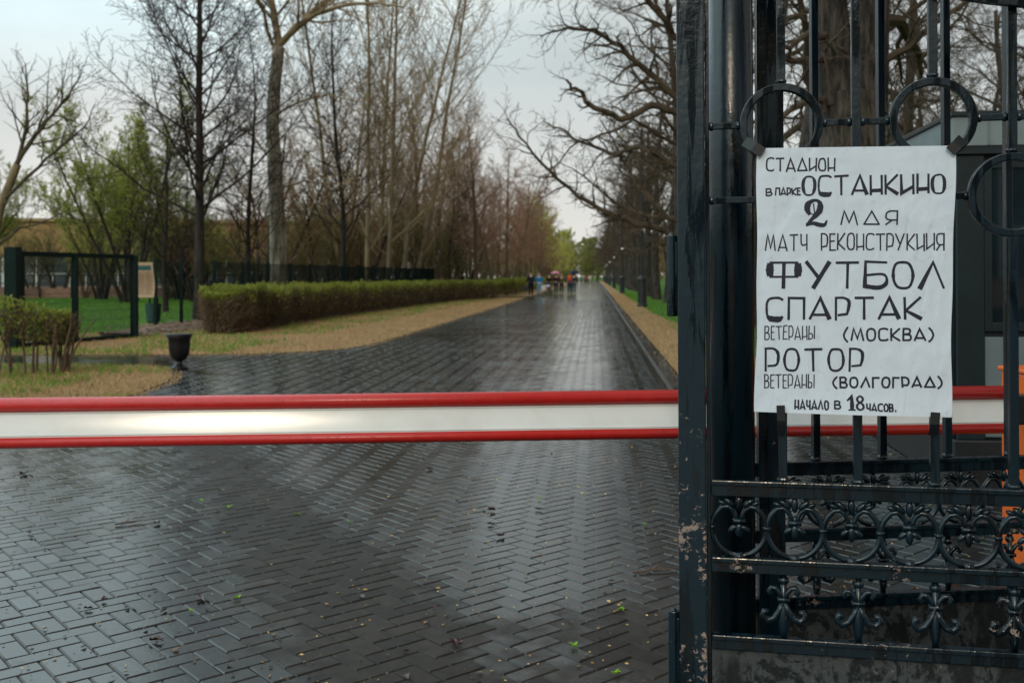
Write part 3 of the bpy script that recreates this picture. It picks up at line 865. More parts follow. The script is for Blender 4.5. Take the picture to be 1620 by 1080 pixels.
def hv2(c, s, p, i):
    if c == 'Ф': return (2.3 if p in (0, 2) else 2.9) if s in (2, 3) else (.75 if s < 2 else 1.3)
    if c == 'У' and s == 1: return 1.5
    if c == 'У' : return 1.25
    if c == 'Б': return 1.5 if p in (2, 3, 4) else .85
    if c == 'Л': return 1.7 if p == 0 else .8
    if c == 'С': return 2.2 if p in (6, 7) else .9
    if c == 'А' and s == 0 and p == 2: return 1.7
    if c == 'К' and s == 1 and p == 2: return 1.6
    if c == 'О': return 1.2 if p in (3, 9) else .9
    if c == 'Р': return 1.25 if p in (3, 4) else .85
    return .95
line('СТАДИОН', 80, 343, 74, 121, 5.5)
line('В', 78, 100, 190, 214, 5); line('ПАРКЕ', 116, 211, 187, 212, 5)
line('ОСТАНКИНО', 222, 756, 142, 213, 7.5, -.014, hv1, .24)
line('МДЯ', 367, 580, 274, 325, 5.2, 0, None, .45)
line('МАТЧ', 75, 236, 363, 423, 5, 0, None, .35); line('РЕКОНСТРУКЦИЯ', 292, 754, 360, 421, 5, 0, None, .26)
line('ФУТБОЛ', 80, 752, 468, 566, 9.5, 0, hv2, .26)
line('СПАРТАК', 80, 668, 604, 684, 9, -.003, hv2, .32)
line('ВЕТЕРАНЫ', 73, 266, 710, 760, 3.8, 0, None, .3); line('(МОСКВА)', 378, 712, 720, 764, 6.5, 0, None, .32)
line('РОТОР', 76, 448, 796, 878, 8.5, .004, hv2, .34)
line('ВЕТЕРАНЫ', 72, 264, 894, 944, 3.8, 0, None, .3); line('(ВОЛГОГРАД)', 338, 744, 905, 942, 6.5, 0, None, .36)
line('НАЧАЛО', 190, 318, 990, 1022, 5.8, .03, None, .4); line('В', 343, 364, 994, 1022, 5.8)
line('ЧАСОВ.', 464, 574, 1004, 1030, 5.6, .03, None, .34)
# numerals 2 and 18
stroke([(246, 284, .9), (238, 268, 1.5), (240, 250, 1.6), (252, 238, 1), (270, 233, .7), (284, 240, 1.0), (288, 256, 1.6), (284, 274, 1.6), (270, 290, 1.3), (254, 306, .9), (240, 322, .8)], 13)
stroke([(236, 326, .9), (260, 320, 1.2), (285, 326, 1.5), (304, 326, 1.2), (312, 312, .6)], 10)
stroke([(262, 246, 1), (266, 284, 1)], 4); stroke([(248, 283), (268, 288)], 4)
stroke([(392, 990, .5), (406, 976, .8), (408, 1000, 1.2), (408, 1026, 1.2)], 11); stroke([(396, 1027), (420, 1027)], 5)
stroke([(438, 975, .7), (428, 984, 1), (430, 994, 1), (440, 1000, .8), (450, 1008, 1), (451, 1020, 1), (440, 1027, .8), (428, 1020, 1), (428, 1008, 1), (438, 1000, .8), (448, 992, 1), (448, 982, 1), (438, 975, .7)], 7.5)
obj('lettering', ink, M['ink'], poster)
def tape(px0, py0, px1, py1, wpx):
    (u0, z0), (u1, z1) = gp(px0, py0, OFF + .012), gp(px1, py1, OFF + .012)
    dx, dz = u1 - u0, z1 - z0; l = math.hypot(dx, dz); w = wpx / 540 / 2
    nx, nz = -dz / l * w, dx / l * w
    a = Acc(); n = 6
    for i in range(n + 1):
        t = i / n
        y = -OFF - .0125 + (.018 * max(0, 1 - 2.2 * t))
        for y2 in (y, y + .0006):
            a.v += [(u0 + dx * t + nx, y2, z0 + dz * t + nz), (u0 + dx * t - nx, y2, z0 + dz * t - nz)]
    for i in range(n):
        q = 4 * i
        for f in ((q, q + 1, q + 5, q + 4), (q + 2, q + 6, q + 7, q + 3), (q, q + 4, q + 6, q + 2), (q + 1, q + 3, q + 7, q + 5)): a.f.append(f); a.m.append(0)
    for q in (0, 4 * n): a.f.append((q, q + 2, q + 3, q + 1)); a.m.append(0)
    obj('tape', a, M['tape'], poster)
tape(1178, 222, 1207, 242, 17); tape(1526, 218, 1503, 240, 17); tape(1237, 690, 1235, 641, 13); tape(1478, 690, 1480, 652, 14)

# ------------------------------------------------------------------ boom barrier
BR = Vector((2.34, 4.73, .857)); BLv = Vector((-3.35, 4.38, .857))
bd = (BR - BLv); blen = bd.length; bang = math.atan2(bd.y, bd.x)
bar_ = thing('boom_barrier', 'closed red and white boom barrier with orange cabinet across the alley', 'barrier', (BR.x, BR.y, 0), bang)
def extr(prof, x0, x1):
    a = Acc(); n = len(prof)
    for x in (x0, x1): a.v += [(x, y, z) for y, z in prof]
    for i in range(n):
        j = (i + 1) % n; a.f.append((i, i + n, j + n, j)); a.m.append(0)
    a.f.append(tuple(range(n))); a.f.append(tuple(range(2 * n - 1, n - 1, -1))); a.m += [0, 0]
    return a
zc = .857
prof = [(-.030 - .0022 * math.cos(t * PI / 2) + .0216 * t, zc - .001 + .0615 * t) for t in np.linspace(-1, 1, 13)] + [(.03, zc + .0605), (.03, zc - .0625)]
boom = obj('boom', extr(prof, -blen, 0), M['white'], bar_, smooth=False)
for zz, rz_, yo_ in ((zc + .0810, .0335, .0), (zc - .0800, .0275, -.030)):
    pr = [(yo_ + .038 * math.cos(t) * (1.0), zz + rz_ * math.sin(t)) for t in np.linspace(0, 2 * PI, 21)[:-1]]
    o = obj('edge_strip', extr(pr[::-1], -blen, -.01), M['red'], boom)
    for f in o.data.polygons: f.use_smooth = len(f.vertices) == 4
a = Acc()
for zz in (zc + .0445, zc - .0500):
    a.box(-blen, -.012, -.0345 + (zz - zc) * .345, -.006, zz - .0014, zz + .0014)
obj('trim_strip', a, M['white_frame'], boom)
obj('boom_clamp', Acc().box(.0, .14, -.03, .05, zc - .07, zc + .07), M['black'], boom, bevel=.006)
cab = obj('cabinet', Acc().box(0.0, .36, -.0, .33, .135, 1.09), M['orange'], bar_, bevel=.012)
cab.location = (.140, -.045, -.075)
o = obj('cabinet_lid', Acc().box(-.012, .372, -.012, .342, 1.091, 1.115), M['orange'], bar_, bevel=.008); o.location = (.140, -.045, -.075)
o = obj('cabinet_door', Acc().box(.03, .33, -.008, -.001, .17, .72), M['orange'], bar_, bevel=.003); o.location = (.140, -.045, -.075)
o = obj('cabinet_base', Acc().box(-.02, .38, -.02, .35, .075, .134), M['black'], bar_, bevel=.004); o.location = (.140, -.045, -.075)

# ------------------------------------------------------------------ guard booth
bc = at(1512, 300, 7.0)
booth = thing('guard_booth', 'small grey guard booth with dark window frames behind the iron gate', 'booth', (bc.x, bc.y, 0), -R(7))
BW, BD_ = 3.4, 3.2
obj('plinth', Acc().box(-.03, BW + .03, -.03, BD_ + .03, 0, .34), M['black'], booth, bevel=.01)
obj('wall', Acc().box(.02, BW - .02, .03, BD_ - .02, .341, 2.34), M['frame'], booth)
for x0, x1 in ((0, .185), (1.30, 1.42), (2.5, 2.62), (BW - .18, BW)):
    obj('corner_post', Acc().box(x0, x1, -.012, .029, .341, 2.34), M['frame'], booth, bevel=.006)
for y0, y1 in ((.05, .12), (1.5, 1.6), (BD_ - .15, BD_)):
    obj('corner_post', Acc().box(-.025, .019, y0, y1, .341, 2.34), M['frame'], booth, bevel=.006)
for x0, x1 in ((.19, 1.295), (1.425, 2.495), (2.625, BW - .185)):
    a = Acc(); a.box(x0, x1, -.002, .029, .36, 1.06)
    obj('panel', a, M['panel'], booth, bevel=.004)
    w = Acc()
    for bx in ((x0, x0 + .05, 1.10, 2.30), (x1 - .05, x1, 1.10, 2.30)): w.box(bx[0], bx[1], -.006, .029, bx[2], bx[3])
    w.box(x0 + .05, x1 - .05, -.006, .029, 1.10, 1.16); w.box(x0 + .05, x1 - .05, -.006, .029, 2.24, 2.30)
    wf = obj('window', w, M['frame'], booth, bevel=.004)
    obj('pane', Acc().box(x0 + .051, x1 - .051, .008, .018, 1.161, 2.239), M['glass'], wf)
a = Acc(); a.box(-.021, .019, .13, 1.49, .36, 1.06); a.box(-.021, .019, 1.61, BD_ - .16, .36, 1.06)
obj('panel', a, M['panel'], booth)
rf = obj('roof', Acc().box(-.03, BW + .05, -.05, BD_ + .05, 2.395, 2.60), M['roof'], booth, bevel=.004)
for x in np.arange(.2, BW, .42): obj('seam', Acc().box(x, x + .012, -.058, -.051, 2.40, 2.595), M['panel'], rf)
obj('eave', Acc().box(-.02, BW + .03, -.04, BD_ + .03, 2.341, 2.394), M['frame'], booth)
obj('coping', Acc().box(-.05, BW + .07, -.07, BD_ + .07, 2.601, 2.635), M['frame'], booth, bevel=.004)

# ------------------------------------------------------------------ urn, notice, bin
u = ground(284, 584)
urn = thing('urn', 'black cast iron urn on a foot at the bend of the side path', 'urn', (u.x, u.y, 0))
obj('bowl', Acc().lathe([(.045, .135), (.10, .16), (.145, .22), (.165, .30), (.172, .40), (.178, .50), (.20, .535), (.203, .56), (.185, .565), (.168, .54), (.155, .40), (.10, .25), (.02, .22)], k=36), M['iron'], urn, smooth=True)
obj('foot', Acc().lathe([(.135, .0), (.135, .035), (.115, .045), (.10, .065), (.06, .085), (.043, .11), (.052, .134)], k=32), M['iron'], urn, smooth=True)
obj('rim', Acc().lathe([(.186, .566), (.206, .562), (.21, .575), (.204, .588), (.187, .585)], k=36), M['iron'], urn, smooth=True)

N0 = at(228, 440, 27.2)
nt = thing('notice_board', 'cream park notice sheet with a dark heading hanging on the green fence', 'notice', (N0.x, N0.y, 0), R(8))
def wav(x, z): return .03 * math.sin((z - 1) * 5.2) + .012 * math.sin(x * 6)
a = Acc(); nx_, nz_ = 6, 14
for dd in (0, .004):
    for j in range(nz_ + 1):
        for i in range(nx_ + 1):
            x = -.25 + .5 * i / nx_; z = .985 + .96 * j / nz_; a.v.append((x + .02 * math.sin((z - 1) * 5), wav(x, z) + dd, z))
W = nx_ + 1; H0 = W * (nz_ + 1)
for j in range(nz_):
    for i in range(nx_):
        q = j * W + i; a.f.append((q, q + 1, q + W + 1, q + W)); a.f.append((H0 + q, H0 + q + W, H0 + q + W + 1, H0 + q + 1)); a.m += [0, 0]
obj('sheet', a, M['cream'], nt, smooth=True)
a = Acc(); z0, z1 = 1.73, 1.86
for j in range(3):
    za, zb = z0 + (z1 - z0) * j / 3, z0 + (z1 - z0) * (j + 1) / 3
    a.quad((-.19 + .02 * math.sin((za - 1) * 5), wav(-.19, za) - .004, za), (.2 + .02 * math.sin((za - 1) * 5), wav(.2, za) - .004, za),
           (.2 + .02 * math.sin((zb - 1) * 5), wav(.2, zb) - .004, zb), (-.19 + .02 * math.sin((zb - 1) * 5), wav(-.19, zb) - .004, zb))
obj('heading', a, M['teal'], nt)
a = Acc()
for i in range(17):
    z = 1.66 - i * .037
    for xa, xb in ((-.2, -.01), (.015, .2 - .05 * (i % 3 == 2))):
        s = .02 * math.sin((z - 1) * 5)
        a.quad((xa + s, wav(xa, z) - .004, z), (xb + s, wav(xb, z) - .004, z), (xb + s, wav(xb, z + .015) - .004, z + .015), (xa + s, wav(xa, z + .015) - .004, z + .015))
obj('print', a, M['print'], nt)

B0 = ground(243, 517)
bn = thing('litter_bin', 'dark green litter bin hung between two posts behind the fence', 'bin', (B0.x, B0.y, 0))
for x in (-.12, .12): obj('leg', Acc().tube([(x, .0, -.03), (x, 0, .92)], .03, 8), M['green_paint'], bn)
obj('bucket', Acc().lathe([(.17, .14), (.205, .18), (.245, .70), (.25, .73), (.235, .73), (.2, .2)], (0, -.03, 0), 20), M['green_bin'], bn, smooth=False)

# ------------------------------------------------------------------ green mesh gate and fence
def mesh_panel(p0, p1, z0, z1, pitch=.055, wire=.0032, hz=.2):
    a = Acc(); d = p1 - p0; Lh = d.length; t = d.normalized()
    n = int(Lh / pitch)
    for i in range(1, n):
        q = p0 + t * (Lh * i / n); a.tube([(q.x, q.y, z0), (q.x, q.y, z1)], wire, 3, False)
    m = max(2, int((z1 - z0) / hz))
    for j in range(1, m):
        z = z0 + (z1 - z0) * j / m; a.tube([(p0.x, p0.y, z), (p1.x, p1.y, z)], wire, 3, False)
    return a
ga, gb = Vector((-10.80, 21.55, 0)), Vector((-9.66, 25.45, 0))
mg = thing('mesh_gate', 'open dark green wire mesh gate with a thick post beside the bush', 'gate')
gt = (gb - ga).normalized(); gmid = ga.lerp(gb, .47)
obj('gate_post', Acc().bar((ga.x, ga.y, -.03), (ga.x, ga.y, 2.2), .27, .27, Vector((0, 1, 0))), M['green_paint'], mg, bevel=.01)
for q, w in ((ga + gt * .24, .10), (gmid, .12), (gb, .16)):
    obj('upright', Acc().bar((q.x, q.y, .02), (q.x, q.y, 2.1), w, w, Vector((0, 1, 0))), M['green_paint'], mg, bevel=.006)
for z in (.05, 2.06):
    obj('rail', Acc().bar((ga.x + gt.x * .2, ga.y + gt.y * .2, z), (gb.x, gb.y, z), .08, .11), M['green_paint'], mg, bevel=.004)
obj('wire_mesh', mesh_panel(ga + gt * .25, gb, .09, 2.02, .05, .0055), M['green_paint'], mg)
# part of the fence left of the gate
def fence(name, label, pts, h=2.05, group=None, pitch=.055, wire=.0035):
    f = thing(name, label, 'fence', (0, 0, 0), 0, group)
    for q in pts: obj('fence_post', Acc().box(q.x - .045, q.x + .045, q.y - .045, q.y + .045, -.03, h + .06), M['green_paint'], f, bevel=.004)
    for a_, b_ in zip(pts, pts[1:]): obj('wire_mesh', mesh_panel(a_, b_, .05, h, pitch, wire if (a_ - pts[0]).length > 1.5 else .0035), M['green_paint'], f)
    return f
fp0, fq, fp1 = at(246, 500, 29.9), at(287, 500, 31.2), at(686, 447, 66.0)
NF = 15
fence('mesh_fence', 'long green wire mesh fence running behind the hedge', [Vector((fp0.x, fp0.y, 0))] + [Vector((fq.x + (fp1.x - fq.x) * i / NF, fq.y + (fp1.y - fq.y) * i / NF, 0)) for i in range(NF + 1)], pitch=.05, wire=.0075)
fence('mesh_fence', 'short green wire mesh fence left of the open mesh gate', [Vector((-16.5, 20.4, 0)), Vector((-14.0, 20.8, 0)), Vector((-11.2, 21.4, 0))])

# ------------------------------------------------------------------ hedges
def hedge(name, label, path, wid, h, n_leaf, n_twig, stems=0, top=.32, seed=1, leafsz=.05, zmin=0.0):
    r = random.Random(seed); t = thing(name, label, 'hedge')
    segs = []; tot = 0
    for a_, b_ in zip(path, path[1:]): segs.append((a_, b_, (b_ - a_).length)); tot += (b_ - a_).length
    def pick():
        x = tot * r.random() ** 1.8
        for a_, b_, l in segs:
            if x <= l: break
            x -= l
        d = (b_ - a_).normalized(); p = a_ + d * x
        return p, Vector((d.y, -d.x, 0)), d
    lf, tw = Acc(), Acc()
    def hh(p): return h * min(1, .86 + .3 * (p - path[0]).length) * (1 + .06 * math.sin(p.x * 2.1 + p.y * 1.3) + .035 * math.sin(p.y * 4.3 + p.x) + .03 * math.sin(p.y * 9.7))
    def ww(p): return wid * (1 + .10 * math.sin(p.y * 1.9 + p.x * .7) + .07 * math.sin(p.y * 5.1) + .05 * math.sin(p.y * 11.3)) * min(1, .45 + .7 * (p - path[0]).length)
    for i in range(n_leaf):
        p, n, d = pick(); H_ = hh(p); k = 1 + p.y / 45
        z = H_ * (1 - top * abs(r.gauss(0, .52))) + r.gauss(0, .03)
        if r.random() < .16: z = r.uniform(max(zmin, .25), 1) * H_
        z = max(z, zmin * H_)
        side = r.uniform(-1, 1)
        if r.random() < .5: side = -abs(side) ** .35 if r.random() < .5 else abs(side) ** .35
        q = p + n * side * ww(p) / 2 * (1.0 if z > .5 * H_ else .95)
        s = leafsz * k * r.uniform(.5, 1.2); u = Vector((r.gauss(0, 1), r.gauss(0, 1), r.gauss(0, 1))).normalized(); v = u.cross(Vector((r.gauss(0, 1), r.gauss(0, 1), r.gauss(0, 1)))).normalized()
        c = Vector((q.x, q.y, max(.05, z)))
        lf.quad(c - u * s * .5, c + v * s * .35, c + u * s * .5, c - v * s * .35)
    for i in range(n_twig):
        p, n, d = pick(); H_ = hh(p); k = 1 + p.y / 60
        side = r.uniform(-1, 1); side = math.copysign(abs(side) ** .5, side)
        z = r.uniform(.02 + zmin * .8, .82) * H_
        q = p + n * side * ww(p) / 2 * (.9 if z > .3 * H_ else .75) + d * r.gauss(0, .05)
        c = Vector((q.x, q.y, z)); u = Vector((r.gauss(0, .5) + n.x * side * .5, r.gauss(0, .5) + n.y * side * .5, r.uniform(.3, 1.4))).normalized()
        Lt = r.uniform(.12, .4); w = .006 * k * r.uniform(.6, 1.5); v = u.cross(Vector((r.gauss(0, 1), r.gauss(0, 1), .2))).normalized()
        e = c + u * Lt; e.z = min(e.z, H_ * 1.02)
        tw.tri(c - v * w, c + v * w, e)
    for i in range(stems):
        p, n, d = pick(); q = p + n * r.uniform(-.35, .35) * wid; q.z = 0
        pts = [q]; dr = Vector((r.gauss(0, .18), r.gauss(0, .18), 1)).normalized()
        for j in range(5):
            dr = (dr + Vector((r.gauss(0, .13), r.gauss(0, .13), .05))).normalized(); pts.append(pts[-1] + dr * (h * .16))
        tw.tube(pts, [.022 * r.uniform(.7, 1.3) * (1 - j * .13) for j in range(6)], 5, False)
    obj('branch', tw, M['twig_hedge'], t); obj('foliage', lf, M['leaf_hedge'], t)
    return t
h0, h1, h2 = ground(386, 529), ground(530, 503), ground(715, 477)
nl = Vector((h1 - h0)).normalized(); nside = Vector((nl.y, -nl.x, 0)) * -.75
hp = [h0 + nside + nl * .2, h1 + nside, h2 + nside, road(-7.2, 69)]
for q in hp: q.z = 0
hedge('hedge', 'long clipped hedge, brown below and green on top, beside the straw verge', hp, 1.5, 1.22, 42000, 60000, 90, .28, 2)
hq = [road(-7.2, 77.5), road(-6.6, 150)]
hedge('hedge', 'far clipped hedge beyond the cross path, low along the alley', hq, 1.5, 1.25, 7000, 7000, 0, .3, 3, .09)
bs = [ground(110, 588), ground(28, 592), ground(-120, 600), ground(-260, 606)]
for q in bs: q.z = 0
hedge('hedge', 'thin leggy bush with bare stems and green top on the corner bed', bs, .8, 1.22, 2600, 1500, 30, .5, 4, .05, .5)

# brown leaves raked along the fence
a = Acc()
for i in range(5200):
    y = 25.5 + 8 * rng.random() ** 1.3; x = -10.6 + (y - 25.5) * .10 + rng.gauss(0, .55)
    if y < 29 and x < -10.6: x = -10.5 + rng.random() * .6
    s = rng.uniform(.03, .08); an = rng.uniform(0, PI); t = rng.uniform(-.5, .5)
    dx, dy = math.cos(an) * s, math.sin(an) * s; z = .02 + rng.random() * .10
    a.quad((x - dx, y - dy, z), (x + dy * .6, y - dx * .6, z + s * t), (x + dx, y + dy, z + s * .4), (x - dy * .6, y + dx * .6, z - s * t * .4))
tag(obj('leaf_litter', a, M['litter']), 'brown fallen leaves heaped at the foot of the green fence', 'leaves', kind='stuff')

# ------------------------------------------------------------------ litter on the paving
a = Acc()
for i in range(1500):
    Y = 3.3 + 9 * rng.random() ** 1.4; X = rng.uniform(-.55, .5) * Y
    if X < -2.6 and rng.random() < .5: continue
    s = abs(rng.gauss(.004, .004)) + .0022; an = rng.uniform(0, PI); as_ = rng.uniform(.25, .8)
    dx, dy = math.cos(an) * s, math.sin(an) * s; z = .0045
    a.quad((X - dx, Y - dy, z), (X + dy * as_, Y - dx * as_, z + s * .4), (X + dx, Y + dy, z + s * .1), (X - dy * as_, Y + dx * as_, z))
tag(obj('litter_crumbs', a, M['crumb']), 'yellow and orange bud scales strewn over the wet pavers', 'litter', kind='stuff')
a = Acc()
for i in range(420):
    Y = 3.3 + 8 * rng.random() ** 1.3; X = rng.uniform(-.55, .3) * Y
    s = abs(rng.gauss(.005, .006)) + .003; an = rng.uniform(0, PI); as_ = rng.uniform(.3, .9)
    dx, dy = math.cos(an) * s, math.sin(an) * s; z = .005
    a.quad((X - dx, Y - dy, z), (X + dy * as_, Y - dx * as_, z + s * .5), (X + dx, Y + dy, z), (X - dy * as_, Y + dx * as_, z + s * .2))
tag(obj('litter_crumbs', a, M['dark_leaf']), 'dark red-brown catkin scraps strewn over the wet pavers', 'litter', kind='stuff')
def fallen_leaf(px, py, mat, sz, label, cat, name, group, seed):
    r = random.Random(seed); g = ground(px, py, .004); a = Acc(); n = 9; an = r.uniform(0, 2 * PI)
    for side in (0, .0012):
        a.v.append((0, 0, .004 + side))
        for i in range(n):
            t = 2 * PI * i / n; rr = sz * (1 - .45 * (i % 2)) * r.uniform(.7, 1.15)
            a.v.append((math.cos(t) * rr, math.sin(t) * rr * .75, .003 + side + r.random() * sz * .5))
    for i in range(n):
        j = (i + 1) % n; a.f += [(0, 1 + i, 1 + j), (n + 1, n + 2 + j, n + 2 + i)]; a.m += [0, 0]
    o = obj(name, a, mat); o.location = g; o.rotation_euler = (0, 0, an); tag(o, label, cat, group)
for i, (x, y, s) in enumerate(((319, 793, .030), (361, 803, .028), (471, 814, .024), (375, 947, .026), (908, 1023, .03), (983, 965, .024), (1021, 830, .022), (853, 789, .022), (723, 789, .018), (553, 826, .016), (975, 1066, .026), (303, 967, .016))):
    fallen_leaf(x, y, M['fresh_leaf'], s, 'small fresh green leaf lying on the wet pavers', 'leaf', 'fallen_leaf', 'green leaves on the pavers', i)
for i, (x, y, s) in enumerate(((778, 807, .035), (852, 806, .032), (793, 848, .04), (245, 1013, .034), (722, 1019, .04), (37, 749, .05), (318, 945, .035), (165, 948, .024), (140, 963, .024), (777, 829, .026), (680, 742, .04), (248, 828, .03))):
    fallen_leaf(x, y, M['dark_leaf'], s, 'small dark wet catkin scrap lying on the pavers', 'leaf', 'catkin', 'dark catkins on the pavers', 40 + i)
for (x, y, an, ln, lab) in ((204, 826, .6, .16, 'forked brown twig on the bluish wet pavers at left'), (1040, 902, .25, .26, 'thin brown twig on the pavers beside the gate')):
    g = ground(x, y, .008); a = Acc()
    a.tube([(-ln / 2, 0, 0), (-ln * .1, .008, .004), (ln * .2, -.004, .003), (ln / 2, .01, .006)], [.005, .0045, .004, .002], 6)
    a.tube([(-ln * .1, .008, .004), (ln * .02, .03, .012), (ln * .08, .045, .02)], [.0035, .003, .0015], 5)
    o = obj('twig', a, M['twig_wood']); o.location = g; o.rotation_euler = (0, 0, an); tag(o, lab, 'twig')

# ------------------------------------------------------------------ far building
Yb = 95.0
b0 = at(-160, 430, Yb); b1 = at(560, 430, Yb + 12)
ba = math.atan2(b1.y - b0.y, b1.x - b0.x); bl = (b1 - b0).length
bld = thing('building', 'long ochre building with a band of white framed windows behind the willows', 'building', (b0.x, b0.y, 0), ba)
obj('wall', Acc().box(0, bl, 0, 9, -.03, .75), M['pink'], bld)
obj('upper_wall', Acc().box(0, bl, -.15, 9, 3.75, 7.2), M['ochre'], bld)
obj('inner_wall', Acc().box(.2, bl - .2, .5, 8.8, .751, 3.749), M['print'], bld)
x = .0; i = 0
while x < bl - 3:
    w = Acc()
    for xx in (0, 1.45, 2.9): w.box(x + xx, x + xx + .1, 0, .12, .76, 3.74)
    w.box(x + .1, x + 2.9, .01, .11, 2.0, 2.08)
    wf = obj('window', w, M['white_frame'], bld)
    obj('pane', Acc().box(x + .11, x + 2.89, .2, .25, .76, 3.74), M['window_glass'], wf)
    x += 3.0
rf = obj('roof', Acc().box(-.4, bl + .4, -.5, 9.4, 7.2, 7.5), M['brown_roof'], bld)
w0, w1 = at(-150, 450, 78), at(330, 450, 84)
lw = thing('low_wall', 'low pinkish wall with dark railing posts at the far edge of the lawn', 'wall', (w0.x, w0.y, 0), math.atan2(w1.y - w0.y, w1.x - w0.x))
ll = (w1 - w0).length
obj('wall_face', Acc().box(0, ll, 0, .3, -.03, .75), M['pink'], lw)
for i in range(int(ll / 2.4)): obj('railing_post', Acc().box(i * 2.4, i * 2.4 + .12, -.18, -.02, -.03, 1.3), M['black'], lw)
obj('railing', Acc().box(0, ll, -.12, -.06, 1.15, 1.22), M['black'], lw)

bb = dup(bld, (55, -34, 0), PI, (1.5, 1, 1.75), 'unseen building copy added behind the camera, something dark for gate and booth glass to reflect')  # added out of view so the ironwork and booth glass reflect something dark
# ------------------------------------------------------------------ lamps
def lamp(label):
    t = thing('street_lamp', label, 'street lamp', (0, 0, 0), 0, 'street lamps along the right edge of the alley')
    obj('pedestal', Acc().lathe([(.26, -.03), (.26, .12), (.22, .16), (.215, 1.25), (.245, 1.29), (.245, 1.38), (.17, 1.44), (.10, 1.52)], k=20), M['lamp_post'], t)
    obj('pole', Acc().lathe([(.085, 1.5), (.075, 4), (.06, 8.6), (.03, 8.8)], k=14), M['lamp_post'], t)
    obj('arm', Acc().tube([(0, 0, 8.1), (-.3, 0, 8.55), (-.75, 0, 8.8), (-1.02, 0, 8.75), (-1.05, 0, 8.62)], .03, 8), M['lamp_post'], t)
    obj('globe', Acc().ball((-1.05, 0, 8.42), .2, .2, .2, k=16, n=10), M['globe'], t, smooth=True)
    g = obj('lower_globe', Acc().ball((0, -.16, 3.85), .12, .12, .14, k=14, n=8), M['globe'], t, smooth=True)
    obj('bracket', Acc().tube([(0, -.05, 3.6), (0, -.14, 3.62), (0, -.16, 3.70)], .02, 6), M['lamp_post'], t)
    return t
words = ['first street lamp from the gate, tallest in the row on the right', 'second street lamp from the gate beside the right verge', 'third street lamp from the gate beside the right verge',
         'fourth street lamp from the gate, small beside the alley', 'fifth street lamp from the gate, small beside the alley', 'sixth street lamp from the gate, tiny at the far end', 'seventh street lamp from the gate, tiniest at the far end']
l0 = lamp(words[0])
sp = [49, 88, 127, 166, 205, 244, 283]
l0.location = road(2.28, sp[0]); l0.rotation_euler = (0, 0, -TH)
for i in range(1, 7): dup(l0, road(2.35, sp[i]), -TH, label=words[i])

